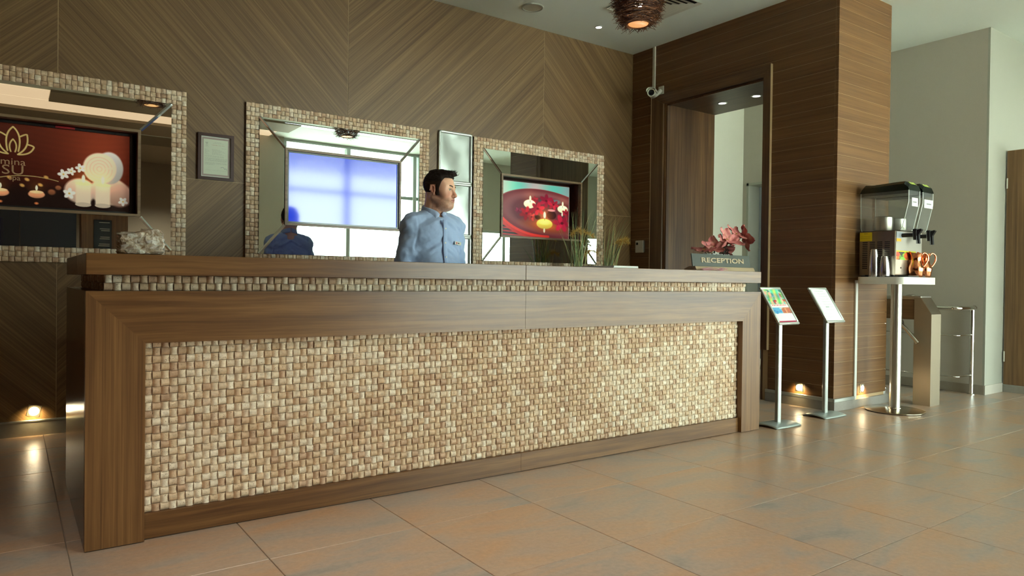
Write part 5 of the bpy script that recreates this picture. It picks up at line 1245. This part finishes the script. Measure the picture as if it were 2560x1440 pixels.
# trunk, limbs
bf.ell((0, .005, 1.25), (.165, .105, .22), .03); bf.ell((0, -.005, 1.03), (.155, .115, .18), .05); bf.ell((0, 0, .90), (.16, .11, .12), .05)
bf.cone((-.14, .015, 1.39), (.14, .015, 1.39), .055, .055, .04)
for s in (-1, 1):
    bf.cone((s * .045, .02, 1.43), (s * .15, .015, 1.385), .036, .045, .03)
    a, e, w = ARM[s]; bf.cone(a, e, .050, .040, .03); bf.cone(e, w, .040, .027, .015)
    h, kn, an = LEG[s]; bf.cone(h, kn, .082, .056, .03); bf.cone(kn, an, .056, .036, .02); bf.cone(an + (0, 0, -.04), an + (0, -.13, -.055), .035, .026, .015)
    # hand: palm, four unequal bent fingers, thumb leaving the side
    d = (w - e) / np.linalg.norm(w - e); dn = np.array((0, -.25, -.97)); side = np.array((0, -1, .2)) * 1.0; side = side / np.linalg.norm(side); inn = np.array((-s, 0, 0))
    palm = w + dn * .045; bf.cone(w, palm + dn * .03, .023, .024, .012); bf.cone(palm + side * .018, palm - side * .018 + dn * .03, .017, .017, .012)
    for fi, (o_, l_, r_) in enumerate(((.027, .074, .0085), (.009, .082, .0088), (-.009, .077, .0085), (-.026, .060, .0075))):
        b0 = palm + dn * .038 + side * o_; b1 = b0 + (dn * .93 + inn * .28) * l_ * .45; b2 = b1 + (dn * .7 + inn * .7) * l_ * .32; b3 = b2 + (dn * .45 + inn * .9) * l_ * .25
        bf.cone(b0 - dn * .02, b1, r_ * 1.1, r_, .004); bf.cone(b1, b2, r_, r_ * .92, .003); bf.cone(b2, b3, r_ * .92, r_ * .78, .003)
    t0 = w + dn * .03 + side * .022; t1 = t0 + (dn * .6 + side * .75 + inn * .25) * .036; t2 = t1 + (dn * .95 + side * .2 + inn * .35) * .034
    bf.cone(t0, t1, .0125, .0105, .006); bf.cone(t1, t2, .0105, .008, .003)
# neck
bf.cone((0, .02, 1.42), (.014, .0, 1.56), .064, .060, .03); bf.cone((0, .035, 1.44), (.012, .02, 1.60), .055, .052, .03)
# head (local: -y is forward)
T = HT
bf.ell((0, .014, .038), (.075, .092, .084), .02, T); bf.ell((0, -.030, .035), (.066, .070, .070), .02, T)
bf.ell((0, -.038, -.030), (.061, .064, .080), .02, T)
for s in (-1, 1):
    bf.cone((s * .054, .012, -.050), (s * .022, -.072, -.100), .020, .020, .025, T)
    bf.ell((s * .044, -.062, -.022), (.026, .030, .030), .02, T)
    bf.cone((s * .012, -.094, .021), (s * .046, -.080, .024), .010, .010, .016, T)
bf.ell((0, -.082, -.099), (.024, .020, .019), .018, T); bf.ell((0, -.045, -.092), (.047, .048, .028), .02, T); bf.ell((0, -.028, -.112), (.042, .042, .024), .03, T)
bf.ell((0, -.086, -.062), (.030, .020, .030), .015, T)
for s in (-1, 1): bf.ell((s * .032, -.104, .001), (.018, .016, .0115), .010, T, op='sub')
for s in (-1, 1):
    bf.ell((s * .0315, -.0800, .001), (.0150, .0125, .0125), .004, T)
    bf.cone((s * .019, -.0935, .0075), (s * .044, -.0850, .0065), .0042, .0042, .005, T); bf.cone((s * .020, -.0915, -.0085), (s * .043, -.0845, -.0075), .0035, .0035, .006, T)
bf.cone((0, -.094, .012), (0, -.115, -.033), .0085, .0120, .012, T); bf.ell((0, -.1155, -.036), (.0130, .012, .011), .008, T)
for s in (-1, 1): bf.ell((s * .060, -.042, .016), (.016, .036, .036), .03, T)
for s in (-1, 1): bf.ell((s * .0140, -.103, -.040), (.0088, .011, .0085), .006, T); bf.ell((s * .007, -.1085, -.0475), (.0045, .006, .003), .004, T, op='sub')
bf.cone((-.019, -.0985, -.0615), (0, -.1065, -.0590), .0048, .0058, .006, T); bf.cone((.019, -.0985, -.0615), (0, -.1065, -.0590), .0048, .0058, .006, T)
bf.cone((-.016, -.0985, -.0730), (.016, -.0985, -.0730), .0058, .0058, .006, T); bf.ell((0, -.104, -.0735), (.012, .006, .0062), .006, T)
bf.cone((-.023, -.1005, -.0665), (.023, -.1005, -.0665), .0022, .0022, .003, T, op='sub')
for s in (-1, 1):
    er = np.array(Matrix.Rotation(R(18 * s), 3, 'Z') @ Matrix.Rotation(R(-12), 3, 'X')).T
    bf.ell((s * .0780, .006, -.004), (.0085, .0195, .0325), .005, T, er); bf.ell((s * .0845, .000, -.002), (.0065, .0110, .0200), .004, T, er, op='sub')
    bf.cone((s * .0815, .018, .022), (s * .0835, .022, -.008), .0042, .0038, .004, T); bf.ell((s * .0770, -.006, -.010), (.006, .006, .008), .004, T); bf.ell((s * .0755, -.002, -.033), (.0055, .009, .009), .004, T)
V, Fc = bf.mesh()
Lc = (V - HT.p) @ HT.M                                     # head-local coordinates
skin = np.tile(lin((242, 192, 162)), (len(V), 1)); hx, hy, hz = Lc.T; isH = V[:, 2] > 1.44
def tint(m, c): 
    global skin
    m = np.clip(m, 0, 1)[:, None] * isH[:, None]; skin = skin * (1 - m) + lin(c) * m
n_ = noise3(Lc, 160, 3)
tint(.55 * np.exp(-(((np.abs(hx) - .045) / .022) ** 2 + ((hz + .03) / .03) ** 2)) * (hy < 0), (206, 118, 96))
tint(.5 * np.exp(-((hx / .02) ** 2 + ((hz + .03) / .022) ** 2)) * (hy < -.09), (210, 120, 98))
tint((.46 + .15 * n_) * np.clip((-.030 - hz - .35 * np.clip(-hy - .03, 0, .08) + .0 * hx) / .02, 0, 1) * np.clip((hz + .155) / .02, 0, 1) * (hy < .02), (146, 106, 88))
tint(.7 * np.exp(-((hx / .028) ** 2 + ((hz + .053) / .007) ** 2)) * (hy < -.085), (148, 104, 88))
tint(.95 * np.exp(-((hx / .019) ** 4 + ((hz + .066) / .0105) ** 4)) * (hy < -.088), (188, 108, 100)); tint(.5 * np.exp(-((hx / .022) ** 4 + ((hz + .0665) / .0022) ** 4)) * (hy < -.085), (104, 52, 48))
tint(.6 * np.exp(-(((np.abs(hx) - .082) / .012) ** 2 + ((hy - .006) / .022) ** 2 + ((hz + .004) / .034) ** 2)), (214, 122, 104))
for s in (-1, 1):
    ex, ez = hx - s * .0315, hz - .0005
    eye = ((ex / .0130) ** 2 + (ez / .0052) ** 2 < 1) & (hy < -.075) & (hy > -.106); tint(eye * 1.0, (222, 214, 206))
    ix = ex + .004 * 0; tint((((ix / .0056) ** 2 + (ez / .0056) ** 2 < 1) & eye) * 1.0, (84, 96, 76)); tint((((ix / .0026) ** 2 + (ez / .0026) ** 2 < 1) & eye) * 1.0, (16, 14, 14))
    lid = np.exp(-(((ez - .0062 + 8 * ex ** 2) / .0017) ** 2)) * (np.abs(ex) < .015) * (hy < -.07); tint(.85 * lid, (66, 44, 38))
m_, nt, b = new_mat('skin'); at = N(nt, 'ShaderNodeAttribute', attribute_name='Col'); nt.links.new(at.outputs['Color'], b.inputs['Base Color'])
b.inputs['Roughness'].default_value = .46; b.inputs['Subsurface Weight'].default_value = .12; b.inputs['Subsurface Radius'].default_value = (.012, .005, .003); M_skin = m_
man = man_mesh('person', V, Fc, M_skin, None, skin)
man['label'] = 'dark haired person in a light blue shirt with name badge, standing behind the desk'; man['category'] = 'person'

# hair: cap with a raised, brushed-up front and clipped sides
hf = Field(np.arange(-.12, .12, .0026), np.arange(-.18, .17, .0026), np.arange(HZ - .10, HZ + .17, .0026))
hf.ell((0, .013, .041), (.0800, .0960, .0885), .01, T); hf.ell((0, -.028, .060), (.067, .074, .058), .015, T)
hf.ell((0, -.050, .100), (.058, .050, .020), .015, T, np.array(Matrix.Rotation(R(-14), 3, 'X')).T); hf.ell((.0, -.092, .103), (.046, .020, .013), .010, T); hf.ell((0, .0, .112), (.054, .065, .016), .02, T)
for s in (-1, 1): hf.ell((s * .0680, -.027, -.006), (.0125, .018, .044), .008, T); hf.ell((s * .0665, -.034, .034), (.0165, .036, .046), .01, T)
X, Y, Z = np.meshgrid(hf.xs, hf.ys, hf.zs, indexing='ij'); P = np.stack([X, Y, Z], -1).reshape(-1, 3); Q = (P - HT.p) @ HT.M; x, y, z = Q.T
line_front = .076 - 2.5 * np.clip(np.abs(x) - .02, 0, .05) ** 2                              # forehead hairline height
side = np.abs(x); temple = -.040 - np.clip((z - .005) * .30, 0, .03)                           # hair edge runs forward as it climbs
face_cut = np.where((y < temple) & (z < line_front), -np.minimum(temple - y, line_front - z), np.maximum(y - temple, z - line_front))
low_cut = -.062 + .024 * np.clip((-y - .006) / .012, 0, 1) - z; low_cut = -low_cut            # nape, higher at the sideburns
ear_cut = np.maximum(np.maximum(-(side - .068), -( - z + .030)), np.abs(y - .007) - .0205)
d = hf.F.reshape(-1)
d = d + .0022 * noise3(Q, (90, 70, 160), 1) * np.clip((z - .0) / .06, .15, 1) + .004 * noise3(Q, (150, 60, 60), 2) * np.clip((z - .07) / .03, 0, 1)
d = np.maximum(d, -face_cut); d = np.maximum(d, -low_cut); d = np.maximum(d, -ear_cut * 1.0)
hf.F = d.reshape(hf.F.shape).astype(np.float32)
V, Fc = hf.mesh(); hl = (V - HT.p) @ HT.M
hc = np.where((np.abs(hl[:, 0]) > .062)[:, None] & (hl[:, 2] < .05)[:, None], lin((58, 44, 35)), lin((40, 31, 26)))
o = man_mesh('hair', V, Fc, vcol('dark_hair', .75, spec=.25, noise=.8, nscale=420), man, hc)
tf = MB()                                                   # short tufts standing off the crown
for k in range(420):
    a = RNG.uniform(-.055, .055); yy = RNG.uniform(-.108, .05); base = np.array((a, yy, .096 + .022 * (1 - (a / .06) ** 2) - .010 * (yy > .01))); dr = np.array((RNG.normal(0, .25), -.75 if yy < -.04 else -.25, RNG.uniform(.35, 1))); dr /= np.linalg.norm(dr)
    tip = base + dr * RNG.uniform(.010, .022); w = .0016; q = [base + (-w, 0, 0), base + (w, 0, 0), base + (0, w * 1.5, 0), tip]
    tf.add([tuple(BM @ Vector(HT(p))) for p in q], [(0, 1, 3), (1, 2, 3), (2, 0, 3)], C3(30, 23, 20))
obj('hair_tufts', tf, M_plume, man, colors=True, kind='stuff')
for s in (-1, 1):
    eb = MB(); pts = [(s * .014, -.1035, .0190), (s * .026, -.1025, .0245), (s * .040, -.0955, .0262), (s * .056, -.0790, .0190)]
    eb.tube([tuple(BM @ Vector(HT(p))) for p in pts], [.0030, .0036, .0034, .0010], 8); obj('eyebrow', eb, pbr('eyebrow_hair', C3(40, 28, 24), .8), man, smooth=60)

# shirt: follows the trunk and sleeves, with folds
sf = Field(np.arange(-.37, .37, .0055), np.arange(-.25, .24, .0055), np.arange(.80, 1.53, .0055))
sf.ell((0, .005, 1.25), (.172, .122, .23), .03); sf.ell((0, -.012, 1.04), (.172, .138, .20), .06); sf.ell((0, -.005, .90), (.175, .130, .11), .05)
sf.cone((-.126, .012, 1.390), (.126, .012, 1.390), .064, .064, .05); sf.ell((0, -.03, 1.33), (.15, .085, .10), .05)
for s in (-1, 1):
    sf.cone((s * .045, .024, 1.432), (s * .155, .014, 1.396), .044, .054, .04)
    a, e, w = ARM[s]; sf.cone(a + (0, 0, -.012), e, .061, .057, .055); sf.cone(e, w + (w - e) * -.05, .056, .038, .015)
X, Y, Z = np.meshgrid(sf.xs, sf.ys, sf.zs, indexing='ij'); P = np.stack([X, Y, Z], -1)
Pt = P.reshape(-1, 3); sh = Pt.copy(); sh[:, 2] += .55 * np.abs(sh[:, 0])                # folds fan out from the armpits
fold = .0072 * noise3(sh, (14, 12, 30), 5) + .0046 * noise3(sh + .3, (9, 22, 44), 6) + .0016 * noise3(Pt, 60, 8)
armf = np.clip((np.abs(Pt[:, 0]) - .156) / .03, 0, 1); tw = Pt.copy(); tw[:, 2] += .5 * tw[:, 1]
fold = fold * (1 - armf) + armf * (.0080 * noise3(tw, (22, 20, 34), 9) + .0025 * noise3(Pt, (40, 40, 26), 4))
seam = .0030 * np.exp(-((np.abs(Pt[:, 0]) - .160 - .10 * np.clip(1.38 - Pt[:, 2], 0, .2)) / .006) ** 2) * (Pt[:, 2] > 1.22)
sf.F = (sf.F.reshape(-1) + fold + seam).reshape(sf.F.shape).astype(np.float32)
# neck opening, V at the front
sf.cone((0, .012, 1.475), (0, -.0, 1.60), .062, .075, .01, op='sub'); sf.cone((0, -.05, 1.445), (0, -.10, 1.50), .018, .05, .01, op='sub')
V, Fc = sf.mesh()
m_, nt, b = new_mat('light_blue_shirt_cloth'); lk = nt.links.new; b.inputs['Roughness'].default_value = .75; b.inputs['Sheen Weight'].default_value = .15
tc = N(nt, 'ShaderNodeTexCoord'); wv = N(nt, 'ShaderNodeTexNoise'); wv.inputs['Scale'].default_value = 900; lk(tc.outputs['Object'], wv.inputs['Vector'])
rp = ramp(nt, [(.35, C3(158, 184, 224)), (.65, C3(180, 204, 240))]); lk(wv.outputs['Fac'], rp.inputs[0]); lk(rp.outputs[0], b.inputs['Base Color'])
n2 = N(nt, 'ShaderNodeTexNoise'); n2.inputs['Scale'].default_value = 16; n2.inputs['Detail'].default_value = 3; n2.inputs['Distortion'].default_value = 1.2; lk(tc.outputs['Object'], n2.inputs['Vector'])
bp = N(nt, 'ShaderNodeBump'); bp.inputs['Strength'].default_value = .22; bp.inputs['Distance'].default_value = .012; lk(n2.outputs['Fac'], bp.inputs['Height']); lk(bp.outputs['Normal'], b.inputs['Normal']); M_shirt = m_
shirt = man_mesh('shirt', V, Fc, M_shirt, man)
def front_y(x, z):
    """shirt front surface (body-local y) at x, z"""
    i, k = int(np.searchsorted(sf.xs, x)), int(np.searchsorted(sf.zs, z)); col = sf.F[i, :, k]; j = int(np.argmax(col < 0)); return float(sf.ys[j]) if col.min() < 0 else -.10
def b2w(p): return tuple(BM @ Vector(p))
# placket, buttons
pk = MB(); zz = np.linspace(.84, 1.415, 34); vs_ = []; fy = np.array([min(front_y(-.012, z), front_y(.0, z), front_y(.012, z)) for z in zz]); q_ = np.pad(fy, 3, 'edge'); fy = np.array([q_[i:i + 7].min() for i in range(len(fy))]); fy = np.convolve(np.pad(fy, 2, 'edge'), np.ones(5) / 5, 'valid')
for z, y in zip(zz, fy - .004):
    vs_ += [b2w((-.016, y + .003, z)), b2w((-.014, y, z)), b2w((.014, y, z)), b2w((.016, y + .003, z))]
pk.add(vs_, [(4 * i + j, 4 * i + j + 1, 4 * i + j + 5, 4 * i + j + 4) for i in range(len(zz) - 1) for j in range(3)]); obj('placket', pk, M_shirt, shirt, smooth=60)
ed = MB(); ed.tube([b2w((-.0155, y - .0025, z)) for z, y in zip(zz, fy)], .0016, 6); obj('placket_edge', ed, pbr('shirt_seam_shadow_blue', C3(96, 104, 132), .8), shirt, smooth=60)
for z in (1.36, 1.27, 1.18, 1.09, 1.0): obj('button', MB().lathe([(0, 0), (.0055, 0), (.0055, .002), (0, .0025)], n=12, M=BM @ Matrix.Translation((0, float(np.interp(z, zz, fy)) - .0045, z)) @ Euler((R(90), 0, 0)).to_matrix().to_4x4()), pbr('pearl_button', C3(226, 228, 226), .3), shirt, smooth=40)
# collar: band and two pointed leaves
M_collar = pbr('collar_cloth_blue', C3(168, 190, 226), .75, bump=.2, bscale=700)
for s in (-1, 1):
    def leaf(u, v, s=s):
        a = R(-90) + s * R(5 + 172 * u); ca, sa = math.cos(a), math.sin(a)           # round the neck from front to back
        f = (1 - u) ** 2.5; x, y, z = .069 * ca, .014 + .068 * sa - .014 * f, 1.452 + .074 * u ** .55
        e = math.exp(-(u / .10) ** 2)                                                # the pointed front corner
        x += v * (.013 * ca + s * .044 * e); y += v * (.012 * sa - .014 * e); z -= v * (.046 - .002 * u + .020 * e) - .010 * math.sin(math.pi * v) * (1 - e)
        return b2w((x, y, z))
    lf = MB().quadgrid(leaf, 26, 7); o = obj('collar', lf, M_collar, shirt, smooth=70); sm = o.modifiers.new('thickness', 'SOLIDIFY'); sm.thickness = .003; sm.offset = 0
bd = MB().quadgrid(lambda u, v: b2w((.0665 * math.cos(R(-90) + R(16) + R(328) * u), .012 + .0655 * math.sin(R(-90) + R(16) + R(328) * u) - .010 * abs(2 * u - 1) ** 4, 1.425 + .032 * v + .066 * (1 - abs(2 * u - 1)) ** .6)), 40, 4)
o = obj('collar_band', bd, M_collar, shirt, smooth=70); sm = o.modifiers.new('thickness', 'SOLIDIFY'); sm.thickness = .002
# name badge on the left chest
bx, bz = .108, 1.272; by_ = min(front_y(bx, bz), front_y(bx - .03, bz), front_y(bx + .03, bz)) - .004
BF = BM @ Matrix.Translation((bx, by_, bz)) @ Matrix.Rotation(R(20), 4, 'Z') @ Matrix.Rotation(R(3), 4, 'Y')
bg = obj('name_badge', MB().box(-.034, .034, -.002, .002, -.0105, .0105, b=.001, M=BF), pbr('badge_plate', C3(226, 226, 214), .25), man)
obj('badge_emblem', MB().lathe([(0, 0), (.0065, 0), (.0065, .0006), (0, .0008)], n=14, M=BF @ Matrix.Translation((-.018, -.002, 0)) @ Euler((R(90), 0, 0)).to_matrix().to_4x4()), pbr('badge_red', C3(206, 80, 84), .4), bg)
obj('badge_lettering', MB().box(-.006, .012, -.0026, -.002, -.003, .003, M=BF), M_ink, bg)
# trousers, belt and shoes
tr = Field(np.arange(-.24, .24, .007), np.arange(-.19, .17, .007), np.arange(.03, 1.0, .007))
tr.ell((0, 0, .90), (.172, .124, .12), .04)
for s in (-1, 1): h, kn, an = LEG[s]; tr.cone(h, kn, .096, .074, .03); tr.cone(kn, an, .074, .058, .02)
V, Fc = tr.mesh(); man_mesh('trousers', V, Fc, pbr('dark_trousers', C3(34, 36, 46), .85, bump=.2, bscale=300), man)
for s in (-1, 1):
    sf2 = Field(np.arange(-.06, .06, .005) + LEG[s][2][0], np.arange(-.21, .09, .005), np.arange(-.012, .12, .005)); an = LEG[s][2]
    sf2.cone(an + (0, .02, -.045), an + (0, -.15, -.058), .044, .034, .02); sf2.cone(an + (0, .01, .0), an + (0, .01, -.03), .046, .046, .02)
    sf2.apply(lambda X, Y, Z: .002 - Z + 0 * X + 0 * Y, (-1, -1, -1), (1, 1, 1), .003, 'and')
    V, Fc = sf2.mesh(); man_mesh('shoe', V, Fc, pbr('black_shoe_leather', C3(20, 19, 20), .3), man)
